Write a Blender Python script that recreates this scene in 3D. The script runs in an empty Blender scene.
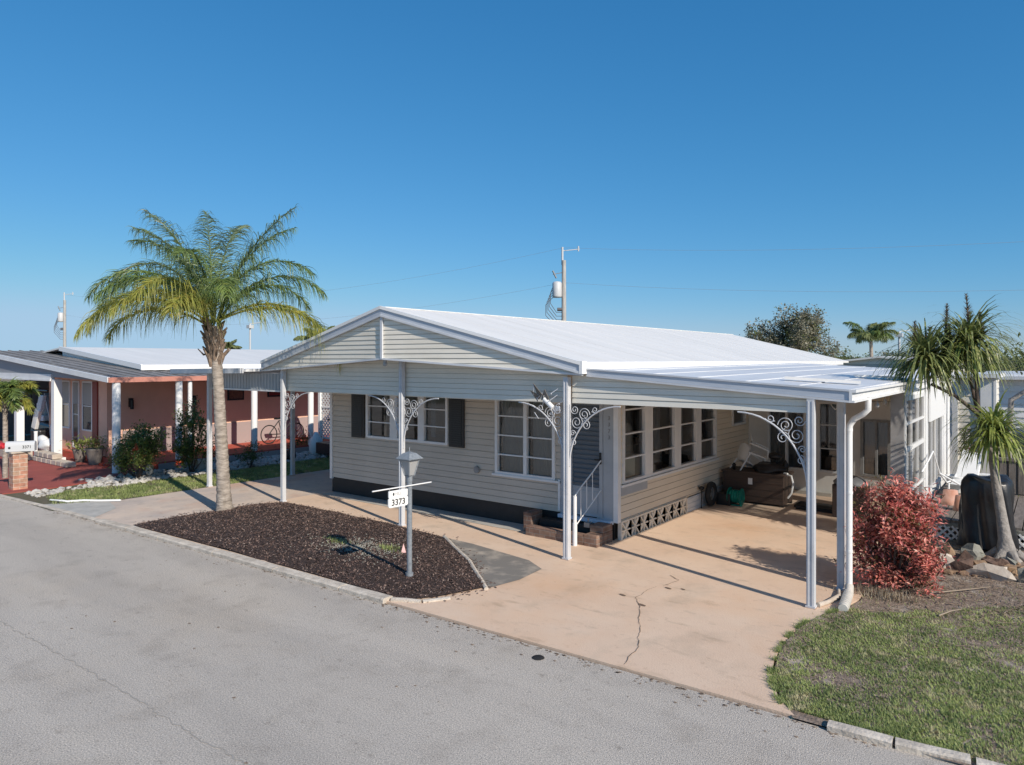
import bpy, math, random
import numpy as np
from mathutils import Vector, Matrix, noise
random.seed(7)
rng = np.random.default_rng(7)
S = bpy.context.scene
COL = S.collection
pi = math.pi
R_ = math.radians

# ------------------------------------------------------------------ materials
MATS = {}
def mat(name, col, rough=0.6, var=0.0, scale=6.0, col2=None, bump=0.0, bscale=40.0, metal=0.0,
        spec=0.5, trans=0.0, detail=6.0, stretch=None, contrast=(0.35, 0.65), col3=None, scale3=1.0, c3=(0.55, 0.7), layers=()):
    if name in MATS: return MATS[name]
    m = bpy.data.materials.new(name); m.use_nodes = True
    nt = m.node_tree; N = nt.nodes; L = nt.links
    b = N['Principled BSDF']; out = N['Material Output']
    b.inputs['Roughness'].default_value = rough
    b.inputs['Metallic'].default_value = metal
    b.inputs['Specular IOR Level'].default_value = spec
    c = (*col, 1)
    b.inputs['Base Color'].default_value = c
    tc = N.new('ShaderNodeTexCoord'); vec = tc.outputs['Object']
    if stretch:
        mp = N.new('ShaderNodeMapping'); mp.inputs['Scale'].default_value = stretch
        L.new(vec, mp.inputs['Vector']); vec = mp.outputs['Vector']
    colout = None
    if col2 is None and var > 0:
        col2 = tuple(x*(1-var) for x in col)
    if col2 is not None:
        n = N.new('ShaderNodeTexNoise'); n.inputs['Scale'].default_value = scale
        n.inputs['Detail'].default_value = detail; n.inputs['Roughness'].default_value = .62
        L.new(vec, n.inputs['Vector'])
        r = N.new('ShaderNodeValToRGB')
        r.color_ramp.elements[0].position = contrast[0]; r.color_ramp.elements[0].color = (*col2, 1)
        r.color_ramp.elements[1].position = contrast[1]; r.color_ramp.elements[1].color = c
        L.new(n.outputs['Fac'], r.inputs['Fac'])
        colout = r.outputs['Color']
        if col3 is not None:
            n3 = N.new('ShaderNodeTexNoise'); n3.inputs['Scale'].default_value = scale3
            n3.inputs['Detail'].default_value = 5
            L.new(vec, n3.inputs['Vector'])
            mr = N.new('ShaderNodeMapRange'); mr.inputs['From Min'].default_value = c3[0]; mr.inputs['From Max'].default_value = c3[1]
            L.new(n3.outputs['Fac'], mr.inputs['Value'])
            mx = N.new('ShaderNodeMix'); mx.data_type = 'RGBA'
            L.new(mr.outputs['Result'], mx.inputs['Factor'])
            L.new(colout, mx.inputs['A']); mx.inputs['B'].default_value = (*col3, 1)
            colout = mx.outputs['Result']
        for (sc_, st_, lo, hi, tint) in layers:
            mp = N.new('ShaderNodeMapping'); mp.inputs['Scale'].default_value = st_; mp.inputs['Location'].default_value = (sc_*3.1, sc_*1.7, 0)
            L.new(tc.outputs['Object'], mp.inputs['Vector'])
            nn = N.new('ShaderNodeTexNoise'); nn.inputs['Scale'].default_value = sc_; nn.inputs['Detail'].default_value = 7; nn.inputs['Roughness'].default_value = .6
            L.new(mp.outputs['Vector'], nn.inputs['Vector'])
            mr = N.new('ShaderNodeMapRange'); mr.inputs['From Min'].default_value = lo; mr.inputs['From Max'].default_value = hi
            L.new(nn.outputs['Fac'], mr.inputs['Value'])
            mx = N.new('ShaderNodeMix'); mx.data_type = 'RGBA'; mx.blend_type = 'MULTIPLY'
            L.new(mr.outputs['Result'], mx.inputs['Factor']); L.new(colout, mx.inputs['A']); mx.inputs['B'].default_value = (*tint, 1)
            colout = mx.outputs['Result']
        L.new(colout, b.inputs['Base Color'])
    if bump > 0:
        n2 = N.new('ShaderNodeTexNoise'); n2.inputs['Scale'].default_value = bscale; n2.inputs['Detail'].default_value = 4
        L.new(vec, n2.inputs['Vector'])
        bp = N.new('ShaderNodeBump'); bp.inputs['Strength'].default_value = bump; bp.inputs['Distance'].default_value = .02
        L.new(n2.outputs['Fac'], bp.inputs['Height']); L.new(bp.outputs['Normal'], b.inputs['Normal'])
    if trans > 0:
        t = N.new('ShaderNodeBsdfTranslucent'); mxs = N.new('ShaderNodeMixShader'); mxs.inputs['Fac'].default_value = trans
        t.inputs['Color'].default_value = c
        if colout is not None: L.new(colout, t.inputs['Color'])
        L.new(b.outputs['BSDF'], mxs.inputs[1]); L.new(t.outputs['BSDF'], mxs.inputs[2])
        L.new(mxs.outputs['Shader'], out.inputs['Surface'])
    MATS[name] = m
    return m

def glass_mat(name, tint=(.75, .78, .78), refl=.08):
    if name in MATS: return MATS[name]
    m = bpy.data.materials.new(name); m.use_nodes = True
    nt = m.node_tree; N = nt.nodes; L = nt.links
    N.remove(N['Principled BSDF']); out = N['Material Output']
    tr = N.new('ShaderNodeBsdfTransparent'); tr.inputs['Color'].default_value = (*tint, 1)
    gl = N.new('ShaderNodeBsdfGlossy'); gl.inputs['Roughness'].default_value = .03
    fr = N.new('ShaderNodeFresnel'); fr.inputs['IOR'].default_value = 1.55
    ad = N.new('ShaderNodeMath'); ad.operation = 'ADD'; ad.inputs[1].default_value = refl if refl < .07 else -.02; ad.use_clamp = True
    mx = N.new('ShaderNodeMixShader')
    L.new(fr.outputs[0], ad.inputs[0]); L.new(ad.outputs[0], mx.inputs['Fac'])
    L.new(tr.outputs[0], mx.inputs[1]); L.new(gl.outputs[0], mx.inputs[2]); L.new(mx.outputs[0], out.inputs['Surface'])
    MATS[name] = m
    return m

def brick_mat(name, c1, c2, mortar, sx=.22, sy=.075):
    m = bpy.data.materials.new(name); m.use_nodes = True
    nt = m.node_tree; N = nt.nodes; L = nt.links; b = N['Principled BSDF']; b.inputs['Roughness'].default_value = .9
    tc = N.new('ShaderNodeTexCoord'); sp = N.new('ShaderNodeSeparateXYZ'); L.new(tc.outputs['Object'], sp.inputs[0])
    ad = N.new('ShaderNodeMath'); L.new(sp.outputs[0], ad.inputs[0]); L.new(sp.outputs[1], ad.inputs[1])
    cb = N.new('ShaderNodeCombineXYZ'); L.new(ad.outputs[0], cb.inputs[0]); L.new(sp.outputs[2], cb.inputs[1])
    br = N.new('ShaderNodeTexBrick'); br.inputs['Scale'].default_value = 1
    br.inputs['Brick Width'].default_value = sx; br.inputs['Row Height'].default_value = sy
    br.inputs['Mortar Size'].default_value = .006; br.inputs['Mortar Smooth'].default_value = .3
    br.inputs['Color1'].default_value = (*c1, 1); br.inputs['Color2'].default_value = (*c2, 1); br.inputs['Mortar'].default_value = (*mortar, 1)
    L.new(cb.outputs[0], br.inputs['Vector'])
    nz = N.new('ShaderNodeTexNoise'); nz.inputs['Scale'].default_value = 9; L.new(tc.outputs['Object'], nz.inputs['Vector'])
    mx = N.new('ShaderNodeMix'); mx.data_type = 'RGBA'; mx.blend_type = 'OVERLAY'; mx.inputs['Factor'].default_value = .7
    L.new(br.outputs['Color'], mx.inputs['A']); L.new(nz.outputs['Fac'], mx.inputs['B']); L.new(mx.outputs['Result'], b.inputs['Base Color'])
    bp = N.new('ShaderNodeBump'); bp.inputs['Strength'].default_value = .6; bp.inputs['Distance'].default_value = .01; bp.invert = True
    L.new(br.outputs['Fac'], bp.inputs['Height']); L.new(bp.outputs[0], b.inputs['Normal'])
    MATS[name] = m
    return m

def leaf_mat(name, c1, c2, trans=.3, rough=.45, scale=1.6, c3=None):
    """green varied by noise at leaf scale, slightly translucent"""
    return mat(name, c1, rough=rough, col2=c2, scale=scale*4, detail=3, trans=trans, contrast=(.38, .62), col3=c3, scale3=scale*9, c3=(.56, .66))

# palette
mat('asphalt', (.72, .645, .555), .92, col2=(.28, .255, .225), scale=85, detail=5, bump=.6, bscale=120, contrast=(.33, .63), layers=(
    (.5, (.22, 1.6, 1), .42, .68, (.80, .80, .81)), (2.2, (1, 1, 1), .52, .72, (.84, .83, .82)), (9, (1, 1, 1), .60, .72, (.72, .71, .70)), (.35, (1, 1, 1), .5, .8, (1.0, .95, .88)), (28, (1, 1, 1), .66, .72, (.55, .54, .53))))
mat('driveway', (.72, .555, .42), .85, col2=(.65, .47, .34), scale=.8, detail=12, bump=.2, bscale=60, contrast=(.32, .68), layers=(
    (1.6, (1, .8, 1), .53, .72, (.82, .84, .84)), (4.5, (.5, 1.4, 1), .58, .72, (.78, .78, .76)), (16, (1, 1, 1), .60, .74, (.84, .82, .80)), (.45, (1, 1, 1), .5, .7, (1.0, .90, .80)), (60, (1, 1, 1), .60, .75, (.88, .87, .86))))
mat('driveway_old', (.64, .52, .42), .88, col2=(.48, .41, .36), scale=1.3, bump=.15, bscale=60, col3=(.54, .37, .28), scale3=.8, c3=(.5, .65), layers=((5, (1, 1, 1), .55, .72, (.78, .78, .77)), (40, (1, 1, 1), .58, .75, (.85, .84, .83))))
mat('concrete_light', (.50, .48, .44), .85, col2=(.38, .37, .34), scale=4, bump=.15, bscale=70)
mat('concrete_dark', (.20, .185, .165), .9, col2=(.40, .35, .29), scale=2.6, bump=.15, bscale=60, contrast=(.34, .52))
mat('kerb', (.66, .59, .50), .9, col2=(.42, .37, .31), scale=7, bump=.5, bscale=40)
mat('mulch', (.060, .036, .030), .95, col2=(.022, .014, .012), scale=30, bump=1, bscale=45)
mat('dirt', (.30, .235, .185), .95, col2=(.15, .11, .085), scale=18, bump=.8, bscale=40, col3=(.38, .33, .28), scale3=4)
mat('soil_grass', (.10, .10, .05), .95, col2=(.15, .12, .085), scale=6, bump=.8, bscale=60)
mat('far_ground', (.13, .14, .075), .95, col2=(.20, .17, .12), scale=.25)
mat('red_slab', (.36, .085, .065), .75, col2=(.27, .065, .05), scale=1.6, bump=.1)
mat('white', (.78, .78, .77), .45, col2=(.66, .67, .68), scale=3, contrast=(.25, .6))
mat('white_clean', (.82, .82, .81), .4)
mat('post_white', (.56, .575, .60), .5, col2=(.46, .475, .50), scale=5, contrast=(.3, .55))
mat('fascia_blue', (.42, .46, .52), .45, col2=(.50, .54, .60), scale=2, stretch=(1, 1, 8))
mat('fascia_pale', (.62, .64, .67), .45, var=.12, scale=3)
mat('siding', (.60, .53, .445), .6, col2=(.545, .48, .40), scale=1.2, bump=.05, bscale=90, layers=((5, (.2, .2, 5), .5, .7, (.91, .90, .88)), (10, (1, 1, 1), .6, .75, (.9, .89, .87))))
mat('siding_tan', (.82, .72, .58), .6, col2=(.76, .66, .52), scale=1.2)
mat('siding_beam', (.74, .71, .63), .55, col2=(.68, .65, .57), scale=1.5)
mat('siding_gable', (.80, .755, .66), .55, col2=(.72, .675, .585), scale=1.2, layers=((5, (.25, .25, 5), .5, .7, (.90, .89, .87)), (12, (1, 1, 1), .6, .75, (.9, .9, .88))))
mat('panel_bluegrey', (.40, .43, .46), .5, var=.12, scale=3)
mat('panel_grey', (.36, .355, .35), .7, col2=(.26, .255, .25), scale=5)
mat('black_skirt', (.022, .020, .020), .6, var=.3, scale=5)
mat('shutter', (.026, .024, .022), .5)
mat('roof_white', (.82, .795, .75), .5, col2=(.73, .71, .67), scale=.8, stretch=(.25, 3, 1), contrast=(.3, .65), bump=.06, bscale=3, layers=((3, (.3, 3.5, 1), .56, .75, (.88, .885, .89)), (14, (1, 1, 1), .64, .75, (.86, .86, .85))))
mat('awning_top', (.74, .745, .75), .45, col2=(.64, .645, .655), scale=.7, stretch=(3, .3, 1), bump=.06, bscale=3, layers=((3, (3.5, .3, 1), .52, .72, (.86, .86, .87)), (12, (1, 1, 1), .62, .74, (.80, .80, .79))))
mat('soffit', (.62, .62, .60), .7)
mat('door_slate', (.115, .135, .16), .4)
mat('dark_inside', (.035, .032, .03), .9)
mat('curtain', (.40, .37, .33), .9, trans=.4)
mat('curtain_grey', (.28, .28, .28), .9, trans=.3)
mat('black', (.012, .012, .013), .45)
mat('black_tarp', (.020, .020, .022), .38, bump=.25, bscale=14)
mat('rubber', (.018, .018, .018), .75, bump=.2, bscale=90)
mat('steel', (.30, .31, .32), .4, metal=.6)
mat('lamp_grey', (.15, .17, .19), .45, col2=(.24, .265, .29), scale=30, contrast=(.4, .7))
mat('lamp_glass', (.52, .53, .53), .15, trans=.35)
mat('sign_white', (.82, .82, .80), .45)
mat('ink', (.03, .032, .035), .6)
mat('ink_grey', (.50, .50, .50), .6)
mat('chest_brown', (.075, .048, .036), .6, col2=(.055, .036, .028), scale=4, stretch=(1, 1, 12), bump=.1)
mat('plastic_white', (.80, .80, .78), .45)
mat('green_plastic', (.0, .22, .16), .4)
mat('black_box', (.02, .02, .02), .5)
mat('terracotta', (.52, .25, .17), .85, col2=(.60, .36, .28), scale=9)
mat('deck_wood', (.22, .19, .165), .85, col2=(.13, .11, .095), scale=5, stretch=(9, .8, 1), bump=.2)
mat('lattice_white', (.76, .75, .72), .6)
mat('pink_wall', (.86, .53, .39), .8, col2=(.78, .47, .34), scale=1.5)
mat('salmon', (.56, .24, .18), .7, var=.1)
mat('red_shutter', (.24, .045, .035), .6)
mat('neigh_roof', (.23, .225, .225), .85, col2=(.16, .155, .155), scale=3, stretch=(.5, 5, 1), col3=(.33, .32, .31), scale3=2.0)
mat('neigh_face', (.27, .28, .30), .7)
mat('stone_white', (.56, .54, .50), .85, col2=(.36, .34, .31), scale=9, bump=.5, bscale=18)
mat('stone_tan', (.36, .24, .14), .9, col2=(.16, .10, .07), scale=7, bump=.7, bscale=20)
mat('stone_brown', (.20, .125, .09), .9, col2=(.09, .06, .05), scale=7, bump=.7, bscale=20)
mat('stone_grey', (.30, .29, .25), .9, col2=(.18, .18, .15), scale=6, bump=.6, bscale=20)
mat('stone_cream', (.58, .51, .43), .9, col2=(.44, .37, .30), scale=5, bump=.4, bscale=18)
mat('palm_trunk', (.46, .40, .34), .9, col2=(.22, .185, .155), scale=3.2, stretch=(2, 2, 7), bump=1, bscale=7, detail=9, layers=((7, (1, 1, .3), .55, .7, (.7, .68, .64)),))
mat('palm_boot', (.30, .22, .16), .9, col2=(.13, .09, .065), scale=9, bump=.8, bscale=20)
mat('bark_grey', (.36, .33, .30), .9, col2=(.22, .20, .18), scale=10, bump=.8, bscale=25)
mat('bark_dark', (.13, .10, .085), .9, col2=(.08, .06, .05), scale=10, bump=.5)
mat('pole_wood', (.50, .48, .45), .85, col2=(.36, .34, .31), scale=4, stretch=(4, 4, .6))
mat('galv', (.55, .56, .57), .45)
mat('wire', (.12, .12, .13), .6)
mat('line_grey', (.34, .36, .38), .5)
mat('pvc', (.66, .63, .57), .5, var=.2, scale=8)
mat('twig', (.30, .24, .18), .9)
mat('far_house_wall', (.55, .53, .50), .8, var=.15, scale=2)
mat('cart_body', (.02, .02, .028), .25)
mat('cart_windshield', (.38, .48, .58), .2)
mat('red_plastic', (.55, .03, .04), .4)
mat('picture_dark', (.12, .055, .04), .7, col2=(.25, .13, .08), scale=14)
mat('picture_red', (.26, .03, .025), .7)
mat('tank_green', (.10, .13, .10), .6)
glass_mat('glass', (.90, .92, .92), .06); glass_mat('glass_clear', (.55, .58, .60), .07)
brick_mat('brick', (.17, .10, .075), (.23, .15, .11), (.22, .19, .165), .2, .07)
brick_mat('brick_old', (.46, .22, .15), (.40, .27, .19), (.55, .47, .38), .23, .085)
leaf_mat('palm_green', (.22, .31, .085), (.115, .165, .055), .35, .4, 1.2, c3=(.27, .31, .08))
leaf_mat('palm_yellow', (.44, .43, .09), (.24, .28, .07), .4, .45, 1.2, c3=(.48, .38, .09))
leaf_mat('palm_blue', (.20, .265, .115), (.10, .145, .075), .3, .4, 1.2, c3=(.22, .27, .13))
leaf_mat('strap_green', (.27, .31, .10), (.10, .13, .045), .3, .42, 2, c3=(.50, .48, .22))
leaf_mat('strap_lime', (.36, .42, .10), (.14, .19, .05), .35, .42, 2, c3=(.52, .52, .18))
leaf_mat('croton_coral', (.88, .42, .32), (.66, .20, .15), .25, .45, 2.5, c3=(.9, .62, .48))
leaf_mat('croton_red', (.88, .31, .26), (.60, .16, .14), .25, .45, 2.5, c3=(.85, .50, .38))
leaf_mat('croton_dark', (.20, .055, .05), (.085, .04, .03), .15, .5, 2.5, c3=(.10, .085, .04))
leaf_mat('croton_olive', (.16, .14, .05), (.08, .07, .03), .2, .5, 2.5)
leaf_mat('shrub_green', (.11, .17, .035), (.045, .07, .02), .25, .35, 2.5, c3=(.17, .20, .045))
leaf_mat('hibiscus', (.29, .33, .08), (.10, .13, .035), .25, .35, 2.5)
leaf_mat('flower', (.75, .16, .07), (.6, .1, .05), .3)
leaf_mat('grey_leaf', (.36, .34, .24), (.18, .175, .115), .2, .6, .8, c3=(.52, .47, .39))
leaf_mat('far_leaf', (.23, .27, .09), (.10, .13, .05), .15, .6, .8, c3=(.15, .16, .06))
leaf_mat('grass_green', (.41, .47, .17), (.23, .29, .10), .4, .6, .5, c3=(.56, .52, .30))
leaf_mat('grass_dry', (.46, .39, .29), (.28, .22, .16), .2, .8, 2)
leaf_mat('chip', (.16, .098, .078), (.055, .033, .026), 0.0, .9, 6, c3=(.46, .36, .30))
leaf_mat('litter', (.34, .25, .18), (.15, .10, .07), 0.0, .9, 6, c3=(.36, .31, .25))
leaf_mat('spike', (.22, .17, .11), (.12, .09, .06), .1, .8, 3)

# ------------------------------------------------------------------ object helpers
def setp(o, label=None, cat=None, group=None, kind=None):
    if label: o['label'] = label
    if cat: o['category'] = cat
    if group: o['group'] = group
    if kind: o['kind'] = kind
    return o
def thing(name, label, cat, loc=(0, 0, 0), group=None):
    o = bpy.data.objects.new(name, None); o.empty_display_size = .2
    COL.objects.link(o); o.location = loc; o['base'] = list(loc)
    return setp(o, label, cat, group)

class MB:
    def __init__(s): s.v = []; s.f = []; s.sm = []
    def add(s, vs, fs, smooth=False):
        n = len(s.v); s.v.extend([tuple(v) for v in vs])
        for f in fs: s.f.append(tuple(i+n for i in f)); s.sm.append(smooth)
        return s
    def box(s, x0, y0, z0, x1, y1, z1):
        x0, x1 = sorted((x0, x1)); y0, y1 = sorted((y0, y1)); z0, z1 = sorted((z0, z1))
        v = [(x0, y0, z0), (x1, y0, z0), (x1, y1, z0), (x0, y1, z0), (x0, y0, z1), (x1, y0, z1), (x1, y1, z1), (x0, y1, z1)]
        return s.add(v, [(0, 3, 2, 1), (4, 5, 6, 7), (0, 1, 5, 4), (1, 2, 6, 5), (2, 3, 7, 6), (3, 0, 4, 7)])
    def hexa(s, v):
        return s.add(v, [(0, 3, 2, 1), (4, 5, 6, 7), (0, 1, 5, 4), (1, 2, 6, 5), (2, 3, 7, 6), (3, 0, 4, 7)])
    def bar(s, a, b, w, h, up=(0, 0, 1)):
        a = Vector(a); b = Vector(b); d = (b-a)
        if d.length < 1e-6: return s
        d.normalize(); up = Vector(up)
        if abs(d.dot(up)) > .98: up = Vector((1, 0, 0))
        sd = d.cross(up).normalized()*(w/2); u = sd.cross(d).normalized()*(h/2)
        v = [a-sd-u, a+sd-u, b+sd-u, b-sd-u, a-sd+u, a+sd+u, b+sd+u, b-sd+u]
        return s.hexa(v)
    def tube(s, pts, r, seg=8, caps=True, smooth=True):
        pts = [Vector(p) for p in pts]; n = len(pts)
        rs = r if isinstance(r, (list, tuple)) else [r]*n
        rings = []; prev = None
        for i, p in enumerate(pts):
            t = (pts[min(i+1, n-1)]-pts[max(i-1, 0)])
            if t.length < 1e-9: t = Vector((0, 0, 1))
            t.normalize()
            if prev is None:
                ref = Vector((0, 0, 1)) if abs(t.z) < .9 else Vector((1, 0, 0))
                u = t.cross(ref).normalized()
            else:
                u = (prev-t*prev.dot(t))
                u = u.normalized() if u.length > 1e-6 else t.cross(Vector((0, 1, 0))).normalized()
            prev = u; w = t.cross(u)
            rings.append([p+(u*math.cos(2*pi*k/seg)+w*math.sin(2*pi*k/seg))*rs[i] for k in range(seg)])
        vs = [v for rg in rings for v in rg]; fs = []
        for i in range(n-1):
            for k in range(seg):
                a = i*seg+k; b = i*seg+(k+1) % seg
                fs.append((a, b, b+seg, a+seg))
        s.add(vs, fs, smooth)
        if caps: s.add(rings[0], [tuple(reversed(range(seg)))]); s.add(rings[-1], [tuple(range(seg))])
        return s
    def lathe(s, c, prof, seg=20, smooth=True):
        c = Vector(c); vs = []; fs = []
        for r, z in prof:
            for k in range(seg):
                a = 2*pi*k/seg; vs.append((c.x+r*math.cos(a), c.y+r*math.sin(a), c.z+z))
        for i in range(len(prof)-1):
            for k in range(seg):
                a = i*seg+k; b = i*seg+(k+1) % seg; fs.append((a, b, b+seg, a+seg))
        return s.add(vs, fs, smooth)
    def prism(s, poly, z0, z1):
        """poly: CCW xy list"""
        n = len(poly); v = [(x, y, z0) for x, y in poly]+[(x, y, z1) for x, y in poly]
        return s.add(v, [tuple(reversed(range(n))), tuple(range(n, 2*n))]+[(i, (i+1) % n, n+(i+1) % n, n+i) for i in range(n)])
    def quad(s, a, b, c, d): return s.add([a, b, c, d], [(0, 1, 2, 3)])
    def blob(s, c, r, seed=0, amp=.25, sub=2, sq=(1, 1, 1)):
        import bmesh
        bm = bmesh.new(); bmesh.ops.create_icosphere(bm, subdivisions=sub, radius=1)
        vs = []
        for v in bm.verts:
            p = v.co; k = 1+amp*noise.noise(p*1.3+Vector((seed*7.1, seed*3.3, 0)))*2
            vs.append((c[0]+p.x*r*k*sq[0], c[1]+p.y*r*k*sq[1], c[2]+p.z*r*k*sq[2]))
        fs = [tuple(v.index for v in f.verts) for f in bm.faces]; bm.free()
        return s.add(vs, fs)
    def build(s, name, m, parent=None, smooth=None, bevel=0, solid=0, extra=None):
        me = bpy.data.meshes.new(name)
        base = (0, 0, 0)
        if parent is not None: base = tuple(parent['base'])
        vs = s.v if base == (0, 0, 0) else [(x-base[0], y-base[1], z-base[2]) for x, y, z in s.v]
        me.from_pydata(vs, [], s.f); me.update()
        sm = s.sm if smooth is None else [smooth]*len(s.f)
        if len(sm) == len(me.polygons): me.polygons.foreach_set('use_smooth', sm)
        mm = MATS[m] if isinstance(m, str) else m
        me.materials.append(mm)
        for e in (extra or []): me.materials.append(MATS[e])
        o = bpy.data.objects.new(name, me); COL.objects.link(o)
        if parent is not None: o.parent = parent; o['base'] = list(base)
        else: o['base'] = [0, 0, 0]
        if bevel:
            bv = o.modifiers.new('Bevel', 'BEVEL'); bv.width = bevel; bv.segments = 2; bv.limit_method = 'ANGLE'
        return o

def solo(mb, name, m, label, cat, group=None, **k):
    """a thing that is one mesh"""
    return setp(mb.build(name, m, None, **k), label, cat, group)
def struct(mb, name, m, **k):
    return setp(mb.build(name, m, None, **k), kind='structure')

def text_obj(body, size, name, m, parent, origin, xdir, ydir, depth=.002, align='CENTER'):
    cu = bpy.data.curves.new('lettering_curve', 'FONT'); cu.body = body; cu.size = size; cu.extrude = depth
    cu.align_x = align; cu.align_y = 'CENTER'; cu.offset = size*.012
    tmp = bpy.data.objects.new('lettering_tmp', cu); COL.objects.link(tmp)
    dg = bpy.context.evaluated_depsgraph_get(); me0 = tmp.evaluated_get(dg).to_mesh()
    X = Vector(xdir).normalized(); Y = Vector(ydir).normalized(); Z = X.cross(Y)
    mb = MB(); o = Vector(origin)
    mb.add([o+X*v.co.x+Y*v.co.y+Z*v.co.z for v in me0.vertices], [tuple(p.vertices) for p in me0.polygons])
    tmp.evaluated_get(dg).to_mesh_clear(); bpy.data.objects.remove(tmp); bpy.data.curves.remove(cu)
    return mb.build(name, m, parent)

# lapped siding ------------------------------------------------------
def clip_band(poly, za, zb):
    def clip(p, z, keep_above):
        out = []
        for i in range(len(p)):
            a, b = p[i], p[(i+1) % len(p)]
            ia = (a[1] >= z) if keep_above else (a[1] <= z); ib = (b[1] >= z) if keep_above else (b[1] <= z)
            if ia: out.append(a)
            if ia != ib:
                t = (z-a[1])/(b[1]-a[1]); out.append((a[0]+t*(b[0]-a[0]), z))
        return out
    p = clip(poly, za, True)
    return clip(p, zb, False) if len(p) >= 3 else []
def siding_poly(mb, poly, fn, row=.15, depth=.014, zstart=0.0, gap=None):
    """poly convex in (u,z); fn(u,z,off)->xyz; boards lean outwards at their lower edge"""
    z0 = min(p[1] for p in poly); z1 = max(p[1] for p in poly)
    k = math.floor((z0-zstart)/row)
    if gap is None: gap = row*.12
    while zstart+k*row < z1-1e-6:
        a = zstart+k*row; b = a+row
        g_ = clip_band(poly, a-.001, a+gap+.001)
        if len(g_) >= 3: mb.add([fn(u, z, -.010) for u, z in g_], [tuple(range(len(g_)))])
        a += gap; q = clip_band(poly, a, b)
        if len(q) >= 3:
            vs = [fn(u, z, depth*(1-(z-a)/row)) for u, z in q]
            mb.add(vs, [tuple(range(len(vs)))])
            low = [p for p in q if abs(p[1]-a) < 1e-6]
            if len(low) >= 2:
                u0 = min(p[0] for p in low); u1 = max(p[0] for p in low)
                mb.quad(fn(u0, a, -.01), fn(u1, a, -.01), fn(u1, a, depth), fn(u0, a, depth))
        k += 1
def siding_wall(mb, u0, u1, z0, z1, openings, fn, row=.15, depth=.014, zstart=0.0):
    us = sorted({u0, u1, *[o[0] for o in openings], *[o[1] for o in openings]})
    us = [u for u in us if u0 <= u <= u1]
    for a, b in zip(us, us[1:]):
        mid = (a+b)/2
        ops = sorted([(o[2], o[3]) for o in openings if o[0] < mid < o[1]])
        z = z0
        for oa, ob in ops+[(z1, z1)]:
            if oa > z+1e-6: siding_poly(mb, [(a, z), (b, z), (b, oa), (a, oa)], fn, row, depth, zstart)
            z = ob

# ------------------------------------------------------------------ world, sun, camera
cam = bpy.data.cameras.new('camera'); co = bpy.data.objects.new('camera', cam); COL.objects.link(co)
co.location = (0, 0, 2.8); co.rotation_euler = (R_(90), 0, math.asin(.607)); cam.lens = 25.0; cam.sensor_width = 36
cam.shift_y = -.02197; cam.clip_end = 2000; cam.clip_start = .05
S.camera = co
AZ, EL = 16.0, 32.0
ds = Vector((math.cos(R_(EL))*math.cos(R_(AZ)), -math.cos(R_(EL))*math.sin(R_(AZ)), math.sin(R_(EL))))
sun = bpy.data.lights.new('sun', 'SUN'); so = bpy.data.objects.new('sun', sun); COL.objects.link(so)
sun.energy = 5.0; sun.angle = R_(.53); sun.color = (1.0, .90, .775)
so.rotation_euler = ds.to_track_quat('Z', 'Y').to_euler()
w = bpy.data.worlds.new('World'); S.world = w; w.use_nodes = True
nt = w.node_tree; bg = nt.nodes['Background']
sky = nt.nodes.new('ShaderNodeTexSky'); sky.sky_type = 'NISHITA'; sky.sun_disc = False
sky.sun_elevation = R_(EL); sky.sun_rotation = math.atan2(ds.x, ds.y)
sky.air_density = 1.0; sky.dust_density = 0; sky.ozone_density = 10; sky.altitude = 0
spc = nt.nodes.new('ShaderNodeSeparateColor'); cmb = nt.nodes.new('ShaderNodeCombineColor'); nt.links.new(sky.outputs[0], spc.inputs[0])
for i, (g_, a_) in enumerate(((1.18, .76), (.72, 1.58), (.593, 2.30))):
    pw = nt.nodes.new('ShaderNodeMath'); pw.operation = 'POWER'; pw.inputs[1].default_value = g_; nt.links.new(spc.outputs[i], pw.inputs[0])
    ml = nt.nodes.new('ShaderNodeMath'); ml.operation = 'MULTIPLY'; ml.inputs[1].default_value = a_; nt.links.new(pw.outputs[0], ml.inputs[0])
    sm = nt.nodes.new('ShaderNodeMath'); sm.operation = 'SMOOTH_MIN'; sm.inputs[1].default_value = (3.9, 5.9, 7.9)[i]; sm.inputs[2].default_value = 1.2; nt.links.new(ml.outputs[0], sm.inputs[0]); nt.links.new(sm.outputs[0], cmb.inputs[i])
nt.links.new(cmb.outputs[0], bg.inputs[0]); bg.inputs[1].default_value = .1
S.view_settings.view_transform = 'Standard'; S.view_settings.look = 'None'
S.view_settings.exposure = 0; S.view_settings.gamma = 1
S.cycles.max_bounces = 8; S.cycles.transparent_max_bounces = 16

# ------------------------------------------------------------------ ground
struct(MB().quad((-300, -300, -.05), (300, -300, -.05), (300, 500, -.05), (-300, 500, -.05)), 'ground', 'far_ground')
edge = [(-60, 4.2), (-30, 4.85), (-17.2, 5.22), (-13.0, 5.42), (-9.5, 5.55), (-6.1, 5.62), (-1.65, 5.74), (-.5, 5.79), (8, 6.1), (60, 7)]
m = MB(); m.add([(60, -14, 0), (-60, -14, 0)]+[(x, y, 0) for x, y in edge], [tuple(range(len(edge)+2))[::-1]])
ob = struct(m, 'road', 'asphalt')
def sheet(poly, z, name, mt, sub=None):
    m = MB(); m.add([(x, y, z) for x, y in poly], [tuple(range(len(poly)))])
    return struct(m, name, mt)
def slab(poly, z0, z1, name, mt): return struct(MB().prism(poly, z0, z1), name, mt)
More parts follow.
